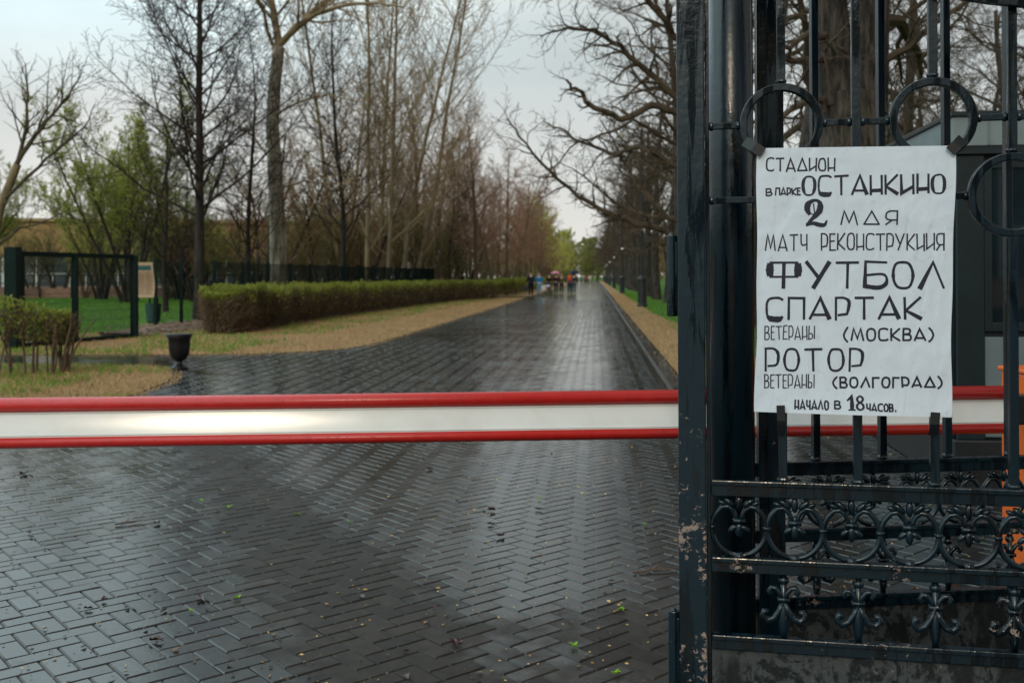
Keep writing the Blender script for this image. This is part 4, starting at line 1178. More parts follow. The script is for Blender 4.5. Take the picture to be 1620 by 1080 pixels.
# ------------------------------------------------------------------ trees
def rot_about(v, axis, ang): return Matrix.Rotation(ang, 3, axis) @ v
def norm_(v): return v.normalized()
class Spec:
    def __init__(s, **k): s.__dict__.update(k)
class Grower:
    def __init__(g, spec, seed):
        g.s = spec; g.r = random.Random(seed); g.trunk = Acc(); g.wood = Acc(); g.leaf = Acc()
    def grow(g, p, d, Lh, r0, lev, acc=None):
        s, r = g.s, g.r; n = s.segs[lev]; step = Lh / n; pts = [p.copy()]; dirs = [d.copy()]; q = p.copy(); dd = d.copy()
        gn = s.gnarl[lev]; tr = s.trop[lev]
        for i in range(n):
            dd = Vector((dd.x + r.gauss(0, gn), dd.y + r.gauss(0, gn), dd.z + r.gauss(0, gn) + tr)).normalized()
            q = q + dd * step; pts.append(q); dirs.append(dd)
        tp = s.taper[lev]; rad = [max(s.rmin, r0 * (1 - tp * i / n)) for i in range(n + 1)]
        if lev == 0: rad[0] *= 1.25
        (acc if acc is not None else (g.trunk if lev <= s.trunk_lev else g.wood)).tube(pts, rad, s.sides[lev], False)
        g.kids(pts, dirs, rad, Lh, lev)
    def kids(g, pts, dirs, rad, Lh, lev, start=None, nn=None, lmul=1.0):
        s, r = g.s, g.r; n = len(pts) - 1
        if lev >= s.max:
            if s.leaf:
                for _ in range(s.leaf):
                    i = r.randint(1, n); c = pts[i] + Vector((r.gauss(0, .06), r.gauss(0, .06), r.gauss(0, .06)))
                    z = s.leafsz * r.uniform(.6, 1.3); u = Vector((r.gauss(0, 1), r.gauss(0, 1), r.gauss(0, 1))).normalized(); v = u.orthogonal().normalized()
                    g.leaf.quad(c - u * z * .5, c + v * z * .28, c + u * z * .5, c - v * z * .28)
            return
        st = s.start[lev] if start is None else start; cnt = s.n[lev] if nn is None else nn
        az = r.uniform(0, 2 * PI)
        for k in range(cnt):
            t = st + (1 - st) * (k + r.random()) / cnt; x = t * n; i = min(int(x), n - 1); f = x - i
            p = pts[i].lerp(pts[i + 1], f); d = dirs[i + 1]; rr = rad[i] * (1 - f) + rad[i + 1] * f
            az += 2.4 + r.gauss(0, .5); ax = rot_about(d.orthogonal().normalized(), d, az)
            cd = rot_about(d, ax, R(s.ang[lev] + r.gauss(0, 9)))
            prof = 1 - s.prof[lev] * t
            g.grow(p, cd, Lh * lmul * s.ratio[lev] * prof * r.uniform(.65, 1.2), max(s.rmin, min(rr * s.rk[lev], rr)), lev + 1)
    def limb(g, pts, r0, r1, lev, cnt, Lk):
        """a limb through measured points"""
        P = [Vector(p) for p in pts]; fine = []
        for a_, b_ in zip(P, P[1:]):
            for k in range(3): fine.append(a_.lerp(b_, k / 3) + Vector((g.r.gauss(0, .03), g.r.gauss(0, .03), g.r.gauss(0, .03))))
        fine.append(P[-1]); n = len(fine) - 1
        rad = [r0 + (r1 - r0) * i / n for i in range(n + 1)]
        dirs = [(fine[min(i + 1, n)] - fine[max(i - 1, 0)]).normalized() for i in range(n + 1)]
        g.wood.tube(fine, rad, 7, False)
        g.kids(fine, dirs, rad, Lk, lev, .12, cnt)
    def build(g, name, label, cat, loc, bark_m, twig_m, leaf_m=None, rz=0.0, group=None):
        t = thing(name, label, cat, loc, rz, group)
        obj('trunk', g.trunk, bark_m, t, smooth=True)
        a = g.wood; m = [twig_m]
        if leaf_m:
            n0 = len(a.v); a.v += g.leaf.v; a.f += [tuple(n0 + i for i in f) for f in g.leaf.f]; a.m += [1] * len(g.leaf.f); m.append(leaf_m)
        obj('crown', a, m, t)
        return t
Z = Vector((0, 0, 1))
def lean(x, y): return Vector((x, y, 1)).normalized()

ALDER = Spec(segs=[14, 7, 5, 3], gnarl=[.03, .10, .15, .2], trop=[.02, .10, .06, .02], taper=[.9, .85, .8, .7], sides=[10, 5, 3, 3], n=[60, 16, 10], start=[.17, .10, .1],
             ratio=[.36, .44, .42], ang=[58, 50, 48], prof=[.72, .55, .4], rk=[.36, .55, .6], rmin=.0078, trunk_lev=0, max=3, leaf=0, leafsz=0)
POPLAR = Spec(segs=[16, 8, 5, 3], gnarl=[.025, .07, .12, .18], trop=[.01, .14, .10, .04], taper=[.85, .85, .8, .7], sides=[10, 5, 3, 3], n=[32, 13, 9], start=[.2, .1, .1],
              ratio=[.34, .42, .42], ang=[44, 38, 40], prof=[.6, .5, .4], rk=[.40, .55, .6], rmin=.008, trunk_lev=0, max=3, leaf=0, leafsz=0)
LIME = Spec(segs=[9, 7, 5, 3], gnarl=[.04, .10, .14, .2], trop=[.02, .06, .04, .0], taper=[.85, .85, .8, .7], sides=[8, 5, 3, 3], n=[24, 13, 7], start=[.2, .12, .1],
            ratio=[.46, .42, .40], ang=[54, 46, 45], prof=[.55, .5, .4], rk=[.42, .55, .6], rmin=.008, trunk_lev=0, max=3, leaf=1, leafsz=.05)
OAK = Spec(segs=[11, 10, 7, 5, 3], gnarl=[.04, .17, .22, .24, .25], trop=[.02, .04, .03, .0, .0], taper=[.72, .85, .85, .8, .7], sides=[12, 7, 5, 3, 3], n=[16, 10, 9, 6], start=[.24, .2, .15, .1],
           ratio=[.55, .48, .42, .42], ang=[62, 50, 48, 45], prof=[.5, .5, .4, .3], rk=[.45, .55, .6, .6], rmin=.0058, trunk_lev=0, max=4, leaf=0, leafsz=0)
WILLOW = Spec(segs=[9, 7, 5, 4], gnarl=[.06, .10, .13, .15], trop=[.0, .08, .05, -.02], taper=[.8, .85, .8, .7], sides=[7, 5, 3, 3], n=[14, 10, 7], start=[.25, .15, .1],
              ratio=[.45, .42, .42], ang=[38, 36, 38], prof=[.5, .45, .4], rk=[.5, .55, .6], rmin=.007, trunk_lev=0, max=3, leaf=4, leafsz=.135)
def sp_(base, **k):
    d = dict(base.__dict__); d.update(k); return Spec(**d)

def gpos(px, Y): return Vector(((px - PX) / F * Y, Y, -.03))
# dark straight tree in front of the wood
g = Grower(ALDER, 21); g.grow(Vector((0, 0, 0)), lean(-.01, 0), 19, .2, 0)
g.build('alder_tree', 'dark straight leafless alder with a dense crown left of the pale poplar', 'tree', gpos(314, 36), M['bark_dark'], M['twig_dark'])
g = Grower(sp_(ALDER, n=[44, 12, 7]), 22); g.grow(Vector((0, 0, 0)), lean(.005, 0), 16, .15, 0)
al2 = g.build('alder_tree', 'slim dark alder between the pale poplar and the fanned poplars', 'tree', gpos(541, 48), M['bark_dark'], M['twig_dark'])
dup(al2, gpos(392, 40), 1.9, (.8, .8, .72), 'low dark alder just left of the pale poplar trunk')
dup(al2, gpos(262, 46), 4.1, (.85, .85, .55), 'short dark alder just left of the tall dark alder')
dup(al2, gpos(712, 74), 2.7, (.8, .8, .7), 'small dark alder past the end of the green fence')
# pale big poplar with a guided fork
g = Grower(POPLAR, 31)
Yp = 42.0; b = gpos(441, Yp)
def rel(px, py, Y, o): return at(px, py, Y) - o
tr = [rel(441, 497, Yp, b), rel(440, 380, Yp, b), rel(436, 290, Yp, b), rel(431, 200, Yp, b), rel(434, 140, Yp, b), rel(441, 75, Yp, b)]
tr[0].z = 0
g.trunk.tube(tr, [.42, .36, .32, .28, .27, .25], 12, False)
def lim(g, pts, Ys, o, r0, r1, lev, cnt, Lk): g.limb([rel(x, y, Ys[0] + (Ys[1] - Ys[0]) * i / (len(pts) - 1), o) for i, (x, y) in enumerate(pts)], r0, r1, lev, cnt, Lk)
lim(g, [(441, 75), (432, 20), (424, -60), (420, -150), (410, -260), (404, -330)], (Yp, Yp), b, .17, .03, 0, 22, 14)
lim(g, [(441, 75), (470, 42), (500, 20), (545, 8), (600, 5), (640, 12)], (Yp, Yp - 2), b, .15, .03, 1, 12, 7)
lim(g, [(441, 70), (485, 28), (520, 0), (560, -40), (590, -100), (600, -170)], (Yp, Yp - 1), b, .13, .03, 1, 14, 7)
lim(g, [(438, 100), (415, 20), (390, -30), (350, -70)], (Yp, Yp - 1), b, .09, .02, 1, 10, 6)
lim(g, [(434, 260), (400, 215), (360, 190), (320, 185)], (Yp, Yp + 3), b, .06, .015, 1, 9, 5)
lim(g, [(434, 185), (470, 160), (520, 150), (570, 160)], (Yp, Yp - 3), b, .06, .015, 1, 9, 5)
lim(g, [(440, 300), (480, 285), (520, 290), (560, 300)], (Yp, Yp + 2), b, .05, .015, 1, 8, 5)
g.build('poplar_tree', 'big pale-barked poplar with a thick forked trunk above the hedge', 'tree', b, M['bark_pale'], M['twig_pale'])
# fan of slim poplars
fan = [(548, 60, -.15, 'leftmost slim poplar of the fanned row, leaning left'), (582, 57, -.03, 'upright slim poplar, second of the fanned row from the left'), (598, 61, .05, 'slim pale poplar in the middle of the fanned row'),
       (612, 57, .09, 'slim pale poplar leaning right, fourth of the fanned row'), (632, 60, .13, 'slim pale poplar leaning right, fifth of the fanned row'), (650, 63, .165, 'rightmost and most tilted slim poplar of the fanned row')]
for i, (px, Y, le, lab) in enumerate(fan):
    g = Grower(sp_(POPLAR, n=[30, 11, 7], rmin=.0105, start=[.1, .1, .1]), 50 + i); g.grow(Vector((0, 0, 0)), lean(le, rng.gauss(0, .04)), 25 + rng.gauss(0, 1.5), .155, 0)
    g.build('poplar_tree', lab, 'tree', gpos(px, Y), M['bark_stem'], M['twig_pale'], group='slim poplars fanned out behind the green fence')
# leaning willow at the left edge
g = Grower(sp_(WILLOW, leaf=0, n=[12, 9, 7]), 61); Yw = 38.0; b = gpos(-30, Yw)
tr = [rel(-30, 500, Yw, b), rel(-14, 390, Yw, b), rel(0, 330, Yw, b), rel(28, 260, Yw, b)]; tr[0].z = 0
g.trunk.tube(tr, [.22, .19, .17, .14], 9, False)
lim(g, [(28, 260), (55, 215), (85, 180), (110, 150), (130, 115)], (Yw, Yw), b, .10, .02, 1, 16, 6)
lim(g, [(28, 260), (40, 205), (44, 150), (40, 100)], (Yw, Yw), b, .09, .02, 1, 14, 5)
lim(g, [(5, 320), (60, 262), (100, 230), (135, 200), (150, 165)], (Yw, Yw - 2), b, .07, .015, 1, 14, 5)
lim(g, [(0, 330), (-30, 250), (-50, 190)], (Yw, Yw), b, .07, .02, 1, 12, 5)
lim(g, [(-15, 395), (30, 360), (70, 350), (110, 330)], (Yw, Yw - 1), b, .06, .015, 1, 10, 4)
g.build('willow_tree', 'leaning bare willow at the far left with a curved trunk', 'tree', b, M['bark_stem'], M['twig_oak'])
# leafy multi-stem willows
def clump(seed, stems, H_, spread, spec):
    g = Grower(spec, seed)
    for i in range(stems):
        an = 2 * PI * i / stems + g.r.gauss(0, .3); k = spread * g.r.uniform(.3, 1)
        g.grow(Vector((math.cos(an) * .4, math.sin(an) * .4, 0)), lean(math.cos(an) * k, math.sin(an) * k), H_ * g.r.uniform(.75, 1.05), .15 * g.r.uniform(.7, 1.2), 0)
    return g
g = clump(71, 7, 12, .45, WILLOW)
wl = g.build('willow_tree', 'leafy green willow clump standing on the lawn behind the mesh gate', 'tree', gpos(205, 64), M['bark_dark'], M['twig_oak'], M['leaf_willow'])
dup(wl, gpos(160, 74), 2.0, (.8, .8, .88), 'leafy green willow clump left of the one behind the mesh gate')
dup(wl, gpos(-45, 76), 4.0, (.9, .9, .95), 'leafy green willow clump at the far left beyond the leaning willow')
dup(wl, gpos(285, 72), 1.0, (.8, .8, .8), 'leafy green willow clump right of the notice sheet')
for i, (px, Y, s) in enumerate(((166, 89, .42), (228, 84, .45), (268, 80, .5), (310, 76, .5), (-70, 88, .5))):
    dup(wl, gpos(px, Y), 1.3 * i, (s * 1.25, s * 1.25, s), 'low leafy green bush in front of the ochre building', 'low green bushes before the ochre building')
# thicket behind the fence
TWIGGY = [(8, 84, .62), (52, 82, .58), (92, 85, .64), (135, 80, .5)]
g = clump(81, 5, 9, .4, sp_(WILLOW, leaf=2, leafsz=.10, n=[11, 8, 6], rmin=.009))
th = g.build('thicket_tree', 'brushy brown and olive small tree in the thicket behind the green fence', 'tree', gpos(470, 66), M['bark_lime'], M['twig_oak'], M['leaf_olive'], group='small trees of the thicket behind the fence')
g = clump(82, 4, 10, .35, sp_(WILLOW, leaf=1, leafsz=.08, n=[12, 9, 6], rmin=.009))
th2 = g.build('thicket_tree', 'brushy brown small tree in the thicket behind the green fence', 'tree', gpos(420, 60), M['bark_dark'], M['twig_lime'], M['leaf_olive'], group='small trees of the thicket behind the fence')
tr_ = random.Random(9)
for i, (px, Y, s) in enumerate(TWIGGY): dup(th, gpos(px, Y), 1.7 * i, (s * 1.2, s * 1.2, s), 'twiggy olive bush standing right before the ochre building', 'twiggy bushes before the ochre building')
for i in range(30):
    px = 255 + 500 * (i + tr_.random()) / 30; Y = tr_.uniform(58, 95)
    if px > 690: Y = tr_.uniform(80, 105)
    s = tr_.uniform(.55, .85)
    dup(th if i % 5 < 3 else th2, gpos(px, Y), tr_.uniform(0, 6), (s, s, s * tr_.uniform(.8, 1.1)))
for i in range(46):                              # deeper wood and the undergrowth below the limes
    if i < 22: p_ = gpos(240 + 480 * (i + tr_.random()) / 22, tr_.uniform(95, 130)); s = tr_.uniform(.7, 1.05)
    else: p_ = road(tr_.uniform(-22, -9.5), 74 + 5.5 * (i - 22) + tr_.gauss(0, 2), -.03); s = tr_.uniform(.5, .75)
    dup(th if i % 5 < 2 else th2, p_, tr_.uniform(0, 6), (s, s, s * tr_.uniform(.8, 1.1)))
# avenue limes on the left
limes = []
for sd in (91, 92, 93):
    g = Grower(LIME, sd); g.grow(Vector((0, 0, 0)), lean(g.r.gauss(0, .02), g.r.gauss(0, .02)), 11.5, .17, 0)
    limes.append(g)
lab_l = 'purple-brown leafless lime in the left row along the alley'
protos = []
i = 0
for row, s0, s1, st in ((-8.8, 76, 200, 8.5), (-12.5, 72, 190, 9.5), (-17, 70, 150, 10.5)):
    s = s0
    while s < s1:
        p_ = road(row + tr_.gauss(0, .5), s + tr_.gauss(0, 1), -.03); k = tr_.uniform(.98, 1.2) * (1 if row > -10 else 1.08)
        if len(protos) < 3:
            protos.append(limes[len(protos)].build('lime_tree', lab_l, 'tree', p_, M['bark_lime'], M['twig_lime'], M['leaf_olive'], group='limes along the left side of the alley'))
            protos[-1].scale = (k, k, k)
        else: dup(protos[i % 3], p_, tr_.uniform(0, 6), (k, k, k * tr_.uniform(.9, 1.05)))
        s += st; i += 1
# yellow-green tree and the far end
g = Grower(sp_(LIME, leaf=5, leafsz=.16, n=[20, 11, 6]), 95); g.grow(Vector((0, 0, 0)), Z, 12, .2, 0)
yt = g.build('maple_tree', 'bright yellow-green tree just coming into leaf, past the left limes', 'tree', road(-8.0, 150, -.03), M['bark_lime'], M['twig_pale'], M['leaf_yellow'])
dup(yt, road(-9.0, 172, -.03), 2.0, (.95, .95, .9), 'yellow-green tree directly behind the brightest one past the limes')
g = Grower(sp_(LIME, leaf=6, leafsz=.26, n=[22, 10, 5], rmin=.012, start=[.04, .1, .1]), 96); g.grow(Vector((0, 0, 0)), Z, 11, .2, 0)
ft = g.build('far_tree', 'olive green tree closing the far end of the alley', 'tree', road(-3, 330, -.03), M['bark_lime'], M['twig_lime'], M['leaf_far'], group='olive trees at the far end of the alley')
for i in range(70):
    l = -40 + 70 * i / 69 + tr_.gauss(0, 1); s = tr_.uniform(300, 400)
    if -6.5 < l < 2.5: s = tr_.uniform(332, 420)
    k = tr_.uniform(.9, 1.5); dup(ft, road(l, s, -.03), tr_.uniform(0, 6), (k, k, k * .95))
for i in range(14):
    k = tr_.uniform(.7, 1.1); dup(ft if i % 3 else yt, road(-9 - 5 * tr_.random(), 185 + i * 9, -.03), tr_.uniform(0, 6), (k, k, k), 'green tree in the far left row of the alley', 'olive trees at the far end of the alley')
# right row of oaks
og = []
for sd in (101, 102, 103):
    g = Grower(OAK, sd); g.grow(Vector((0, 0, 0)), lean(g.r.gauss(0, .03), g.r.gauss(0, .03)), 15, .34, 0); og.append(g)
# the big twin-trunk oak behind the gate
g = Grower(sp_(OAK, start=[.3, .2, .15, .1]), 111); b = gpos(1345, 15.5)
tr = [rel(1345, 590, 15.5, b), rel(1346, 300, 15.5, b), rel(1347, 150, 15.5, b)]; tr[0].z = 0
g.trunk.tube([tr[0], tr[0].lerp(tr[1], .3), tr[1], tr[2]], [.66, .54, .50, .46], 16, False)
for pts, r0 in (([(1325, 170), (1318, 60), (1306, -40), (1290, -200), (1270, -420), (1255, -640)], .33), ([(1372, 180), (1378, 60), (1384, -60), (1395, -220), (1420, -420), (1450, -620)], .31)):
    P = [rel(x, y, 15.5, b) for x, y in pts]
    g.trunk.tube(P, [r0 * (1 - .13 * i) for i in range(6)], 12, False)
    dirs = [(P[min(i + 1, 5)] - P[max(i - 1, 0)]).normalized() for i in range(6)]
    g.kids(P, dirs, [r0 * (1 - .13 * i) for i in range(6)], 11, 0, .2, 9)
for pts in ([(1325, 60), (1285, 50), (1250, 70), (1215, 65)], [(1320, 95), (1270, 95), (1225, 96)], [(1330, 165), (1280, 158), (1235, 185), (1200, 215)], [(1380, 110), (1440, 70), (1500, 20), (1560, -30)]):
    lim(g, pts, (15.5, 14.5), b, .07, .02, 2, 8, 2.6)
g.build('oak_tree', 'huge twin-trunk oak directly behind the poster and gate bars', 'tree', b, M['bark_oak'], M['twig_oak'])
# the oak whose crooked limbs hang over the alley
g = Grower(OAK, 121); b = road(4.4, 30, -.03)
g.grow(Vector((0, 0, 0)), lean(.0, 0), 15, .36, 0)
Yo = b.y
def olim(pts, r0, r1, lev, cnt, Lk, y1=-1.5):
    top = pts[0]; zt = at(*top, Yo).z
    P = [Vector((0, 0, max(2.2, zt - .5 + b.z)))] + [rel(x, y, Yo + y1 * i / (len(pts) - 1), b) for i, (x, y) in enumerate(pts)]
    g.limb(P, r0, r1, lev, cnt, Lk)
olim([(1075, 378), (1040, 361), (990, 348), (955, 336), (915, 311), (880, 280), (850, 250), (822, 217), (802, 188)], .11, .018, 2, 32, 3.5)
olim([(1067, 176), (1029, 167), (984, 191), (958, 179), (931, 167), (922, 147), (904, 138), (896, 126)], .13, .035, 2, 11, 2.2)
olim([(1069, 152), (1020, 112), (985, 76), (940, 49), (900, 45), (855, 58)], .13, .018, 2, 32, 4.0)
olim([(1064, 258), (1011, 231), (975, 244), (913, 222), (887, 202), (858, 192)], .10, .018, 2, 25, 3.1, 2)
olim([(1060, 345), (1015, 302), (993, 267), (968, 220), (950, 190)], .08, .018, 2, 19, 2.9, 2)
olim([(1068, 60), (1040, 20), (1010, -20), (960, -40), (900, -20), (850, -15)], .13, .02, 2, 28, 4.0)
olim([(1062, 225), (1000, 190), (950, 215), (900, 235), (858, 290)], .06, .014, 2, 25, 2.9, -3)
g.build('oak_tree', 'gnarled oak with crooked bare limbs hanging over the alley', 'tree', b, M['bark_oak'], M['twig_oak'])
ordn = ['fourth', 'fifth', 'sixth', 'seventh', 'eighth', 'ninth', 'tenth', 'eleventh', 'twelfth', 'thirteenth', 'fourteenth', 'fifteenth']
oks = []
def oak(p_, k, lab, grp):
    if len(oks) < 3:
        oks.append(og[len(oks)].build('oak_tree', lab, 'tree', p_, M['bark_oak'], M['twig_oak'], group=grp)); oks[-1].scale = (k, k, k); return
    oak.i += 1; dup(oks[oak.i % 3], p_, tr_.uniform(0, 6), (k, k, k), lab, grp)
oak.i = 0
GR = 'oaks in the right row along the alley'
oak(road(4.3, 22, -.03), .95, 'second oak of the right row, hidden mostly behind the poster', GR)
oak(road(4.2, 38, -.03), .95, 'third oak of the right row, just left of the gate edge', GR)
for i in range(12):
    s = 47 + i * 9.2 + tr_.gauss(0, .8)
    oak(road(3.95 + tr_.gauss(0, .15), s, -.03), tr_.uniform(.82, 1.0) * (.96 if i > 3 else 1), f'{ordn[i]} oak from the gate in the right row', GR)
GR2 = 'bare trees of the wood behind the right row'
for i in range(26):
    l = tr_.uniform(8.0, 24); s = 17 + 75 * (i / 25) ** 1.2 + tr_.gauss(0, 1.5); k = tr_.uniform(.6, .95)
    oak(road(l, s, -.03), k, 'bare brown tree in the wood behind the right row of oaks', GR2)
for i in range(34):
    p_ = road(tr_.uniform(6.0, 26), 40 + 6.2 * i + tr_.gauss(0, 2), -.03); s = tr_.uniform(.6, 1.0)
    dup(th if i % 4 == 0 else th2, p_, tr_.uniform(0, 6), (s, s, s * tr_.uniform(.8, 1.1)), 'brushy small tree in the undergrowth of the right-hand wood', 'small trees of the right-hand wood')
GR3 = 'far bare trees in the right row'
for i in range(17):
    s = 165 + i * 10
    oak(road(4.2 + tr_.gauss(0, .4), s, -.03), tr_.uniform(.75, .9), 'small distant bare tree in the right row near the far end', GR3)

# ------------------------------------------------------------------ people
def person(loc, head, H_, label, top_c, leg_c, hair_c=(.03, .018, .012), phase=.12, arms=None, coat=0.0, carry=0.0):
    t = thing('person', label, 'person', loc, head, 'people walking on the alley'); k = H_ / 1.75 * 1.05; t.scale = (k, k, k)
    def skin(name, V, E, Rr, mat, par, sub=1):
        me = bpy.data.meshes.new(name); me.from_pydata(V, E, []); me.materials.append(mat)
        o = bpy.data.objects.new(name, me); COL.objects.link(o); o.parent = par
        md = o.modifiers.new('Skin', 'SKIN'); md.use_smooth_shade = True
        for i, rr in enumerate(Rr): me.skin_vertices[0].data[i].radius = (rr, rr) if not hasattr(rr, '__len__') else rr
        me.skin_vertices[0].data[0].use_root = True
        s = o.modifiers.new('Subdivision', 'SUBSURF'); s.levels = sub; s.render_levels = sub
        return o
    a1, a2 = arms or (.10, -.10)                     # hand offset forward (+y) for left, right arm
    V, E, Rr = [], [], []
    def add(p, r, par=None):
        V.append(p); Rr.append(r)
        if par is not None: E.append((par, len(V) - 1))
        return len(V) - 1
    pel = add((0, 0, .95), (.15, .11)); sp1 = add((0, 0, 1.15), (.135, .10), pel); ch = add((0, 0, 1.36), (.16, .11), sp1)
    nk = add((0, 0, 1.50), .055, ch); hd = add((0, .015, 1.60), (.078, .09), nk); ht = add((0, .005, 1.70), (.062, .07), hd)
    add((0, .105, 1.605), .014, hd)                  # nose
    for s in (-1, 1): add((s * .082, .0, 1.605), .016, hd)
    legs = []
    for s in (-1, 1):
        off = s * phase
        hp_ = add((s * .09, 0, .90), .088, pel); kn = add((s * .10, off * .7 + .03, .49), .06, hp_); an = add((s * .10, off * 1.4 - .03, .09), .04, kn); toe = add((s * .115, off * 1.4 + .13, .04), .038, an)
        legs.append((hp_, kn, an))
    armz = []
    for s, fw in ((-1, a1), (1, a2)):
        sh = add((s * .19, 0, 1.42), .062, ch); el = add((s * .25, fw * .3 - .02, 1.14), .045, sh); wr = add((s * .25, fw + .03, .92 + abs(fw) * .5), .032, el); pm = add((s * .25, fw + .06, .86 + abs(fw) * .6), (.036, .022), wr)
        px_, py_, pz_ = V[pm]
        for q in range(4): 
            f1 = add((px_ + (q - 1.5) * .004, py_ + (q - 1.5) * .019, pz_ - .05), .009, pm); add((px_ - s * .012, py_ + (q - 1.5) * .019 + .004, pz_ - .085 + abs(q - 1.4) * .008), .008, f1)
        th_ = add((px_ - s * .01, py_ + .045, pz_ - .02), .010, pm); add((px_ - s * .018, py_ + .055, pz_ - .05), .008, th_)
        armz.append((sh, el, wr))
    skin('body', V, E, Rr, M['skin'], t)
    tv, te, tr2 = [], [], []
    def mk(idx, e, grow):
        vs = [V[i] for i in idx]; rs = []
        for i in idx:
            r_ = Rr[i]; rs.append((r_[0] + grow, r_[1] + grow) if hasattr(r_, '__len__') else r_ + grow)
        return vs, e, rs
    vs, es, rs = mk([pel, sp1, ch, armz[0][0], armz[0][1], armz[0][2], armz[1][0], armz[1][1], armz[1][2]], [(0, 1), (1, 2), (2, 3), (3, 4), (4, 5), (2, 6), (6, 7), (7, 8)], .026)
    if coat:
        vs.append((0, 0, .95 - coat)); es.append((0, 9)); rs.append((.19, .14))
    skin('jacket', vs, es, rs, cloth('jacket_cloth', top_c), t)
    vs, es, rs = mk([pel, legs[0][0], legs[0][1], legs[0][2], legs[1][0], legs[1][1], legs[1][2]], [(0, 1), (1, 2), (2, 3), (0, 4), (4, 5), (5, 6)], .018)
    skin('trousers', vs, es, rs, cloth('trouser_cloth', leg_c), t)
    for s in (-1, 1):
        off = s * phase
        obj('shoe', Acc().ball((s * .112, off * 1.4 + .05, .045), .05, .13, .045), M['black'], t, smooth=True)
    obj('hair', Acc().ball((0, -.02, 1.665), .098, .105, .10), cloth('hair_tone', hair_c), t, smooth=True)
    a = Acc()
    for s in (-1, 1): a.ball((s * .033, .098, 1.635), .012, .008, .008)
    obj('eye', a, M['black'], t)
    return t
def gp_(px, py): return ground(px, py)
P1 = gp_(840, 468.5)
pA = person(P1, PI, 1.80, 'person in a long dark navy coat carrying a black bag, leftmost of the group', (.010, .018, .035), (.008, .01, .014), coat=.25)
pB = person(gp_(853, 467), PI, 1.72, 'person in a bright blue jacket and light blue jeans', (.015, .20, .42), (.16, .34, .44), (.25, .15, .08), -.12)
pC = person(gp_(869, 464), PI, 1.66, 'person in dark clothes pushing a pale pram', (.02, .016, .015), (.02, .02, .025), arms=(.3, .3), phase=.1)
pD = person(gp_(880, 465), 0, 1.72, 'person in dark maroon jacket under the pink umbrella', (.04, .012, .02), (.012, .03, .06), arms=(.32, .1))
pE = person(gp_(888.5, 464.5), PI, 1.62, 'person in an olive green jacket and black trousers beside the pink umbrella', (.09, .10, .03), (.012, .014, .012), (.3, .2, .1), -.1)
pF = person(gp_(901, 466), 0, 1.70, 'person in a blue top wearing an orange backpack, seen from behind', (.03, .06, .15), (.02, .035, .07), (.22, .12, .06), .1)
pG = person(gp_(908, 465), 0, 1.70, 'person in dark teal clothes under the dark blue umbrella', (.012, .05, .065), (.02, .045, .06), arms=(.1, .32), phase=-.1)
pH = person(gp_(919.5, 449), 0, 1.72, 'tiny far person in a turquoise jacket at the end of the alley', (.03, .28, .36), (.03, .04, .06))
pI = person(gp_(933, 448.5), PI, 1.74, 'tiny far person in a white coat at the end of the alley', (.62, .56, .48), (.35, .30, .26), coat=.2)
pJ = person(gp_(925, 448), PI, 1.66, 'tiny far person in a red top at the end of the alley', (.35, .07, .05), (.05, .04, .05))
pK = person(gp_(913, 450), PI, 1.68, 'tiny far person in a rusty red jacket left of the turquoise one', (.30, .10, .06), (.03, .03, .03))
# things they carry
bp = thing('backpack', 'orange backpack on the back of the person in blue', 'backpack', (pF.location.x, pF.location.y - .20, 1.12))
obj('pack', Acc().box(-.17, .17, -.10, .06, -.02, .42), cloth('orange_cloth', (.62, .10, .015)), bp, bevel=.05, segs=3)
obj('pocket', Acc().box(-.12, .12, -.15, -.101, .02, .2), cloth('orange_dark', (.45, .07, .02)), bp, bevel=.02)
for s in (-1, 1): obj('strap', Acc().tube([(s * .12, .06, .40), (s * .13, .16, .36), (s * .13, .20, .15), (s * .12, .07, .0)], .018, 6), M['black'], bp)
bg = thing('shoulder_bag', 'black bag hanging beside the person in the navy coat', 'bag', (pA.location.x - .40, pA.location.y - .05, .44))
obj('bag_body', Acc().box(-.19, .19, -.09, .09, 0, .32), M['black'], bg, bevel=.04, segs=3)
obj('handle', Acc().tube([(-.10, 0, .31), (-.07, 0, .44), (.0, 0, .48), (.07, 0, .44), (.10, 0, .31)], .012, 6), M['black'], bg)
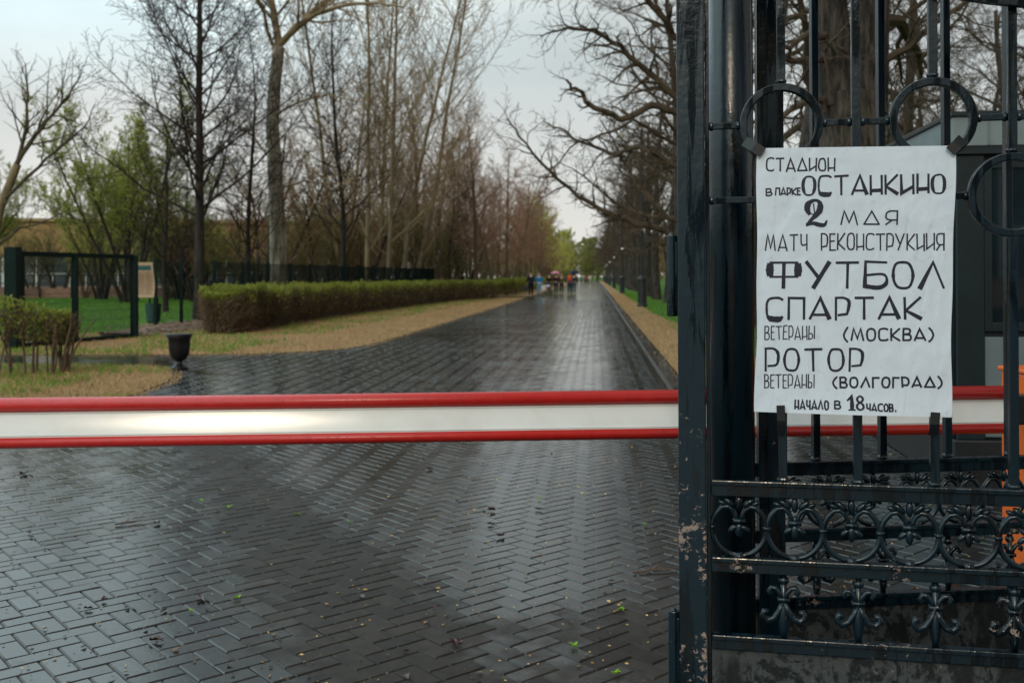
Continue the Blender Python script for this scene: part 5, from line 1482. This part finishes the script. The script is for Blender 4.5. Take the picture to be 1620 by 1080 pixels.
def umbrella(loc, label, c):
    t = thing('umbrella', label, 'umbrella', loc); a = Acc(); n = 8; rings_ = 5
    a.v.append((0, 0, .62))
    for j in range(1, rings_ + 1):
        th_ = R(66) * j / rings_
        for i in range(n * 2):
            an = PI * i / n; sc = 1 - (.05 if i % 2 and j == rings_ else 0)
            a.v.append((math.sin(th_) * .48 * sc * math.cos(an), math.sin(th_) * .48 * sc * math.sin(an), .62 - (1 - math.cos(th_)) * .42))
    m = n * 2
    for i in range(m): a.f.append((0, 1 + i, 1 + (i + 1) % m)); a.m.append(0)
    for j in range(rings_ - 1):
        for i in range(m): a.f.append((1 + j * m + i, 1 + (j + 1) * m + i, 1 + (j + 1) * m + (i + 1) % m, 1 + j * m + (i + 1) % m)); a.m.append(0)
    o = obj('canopy', a, cloth('umbrella_cloth', c), t, smooth=True); s = o.modifiers.new('Solidify', 'SOLIDIFY'); s.thickness = .004
    obj('shaft', Acc().tube([(0, 0, -.28), (0, 0, .68)], .008, 8), M['black'], t)
    obj('grip', Acc().tube([(0, 0, -.27), (0, 0, -.36), (.03, 0, -.39), (.06, 0, -.36)], .012, 8), M['black'], t)
    return t
umbrella((pD.location.x - .06, pD.location.y + .1, 1.36), 'open pink umbrella held over the maroon jacket', (.60, .22, .30))
umbrella((pG.location.x + .06, pG.location.y + .1, 1.38), 'open dark blue umbrella at the right of the group', (.012, .022, .06))
pm_ = thing('pram', 'pale grey pram with dark wheels pushed in the group', 'pram', (pC.location.x - .12, pC.location.y - .75, 0))
a = Acc(); a.ball((0, 0, .62), .24, .40, .17, k=14, n=8); obj('basket', a, cloth('pram_cloth', (.50, .48, .50)), pm_, smooth=True)
a = Acc(); a.ball((0, .18, .80), .23, .24, .22, k=14, n=8); obj('hood', a, cloth('hood_cloth', (.03, .03, .06)), pm_, smooth=True)
a = Acc()
for s in (-1, 1):
    a.tube([(s * .2, .32, .14), (s * .2, -.25, .60)], .014, 6); a.tube([(s * .2, -.32, .14), (s * .2, .25, .62), (s * .2, .62, .98)], .014, 6)
a.tube([(-.2, .62, .98), (.2, .62, .98)], .016, 6)
obj('frame', a, M['black'], pm_)
for s in (-1, 1):
    for y in (-.32, .32):
        pts = [(s * .25, y + .13 * math.cos(2 * PI * i / 18), .15 + .13 * math.sin(2 * PI * i / 18)) for i in range(18)]
        w_ = Acc().tube(pts, .02, 6, closed=True)
        for i in range(4): w_.tube([(s * .25, y, .15), (s * .25, y + .13 * math.cos(PI * i / 2), .15 + .13 * math.sin(PI * i / 2))], .006, 4)
        obj('wheel', w_, M['black'], pm_)
sb = thing('shopping_bag', 'white bag carried between the blue jacket and the pram', 'bag', (at(861, 458, P1.y).x, P1.y + 1.2, .42))
obj('bag_body', Acc().box(-.17, .17, -.08, .08, 0, .40), cloth('white_bag', (.66, .60, .60)), sb, bevel=.03)
obj('handle', Acc().tube([(-.08, 0, .39), (0, 0, .54), (.08, 0, .39)], .01, 5), M['white_frame'], sb)
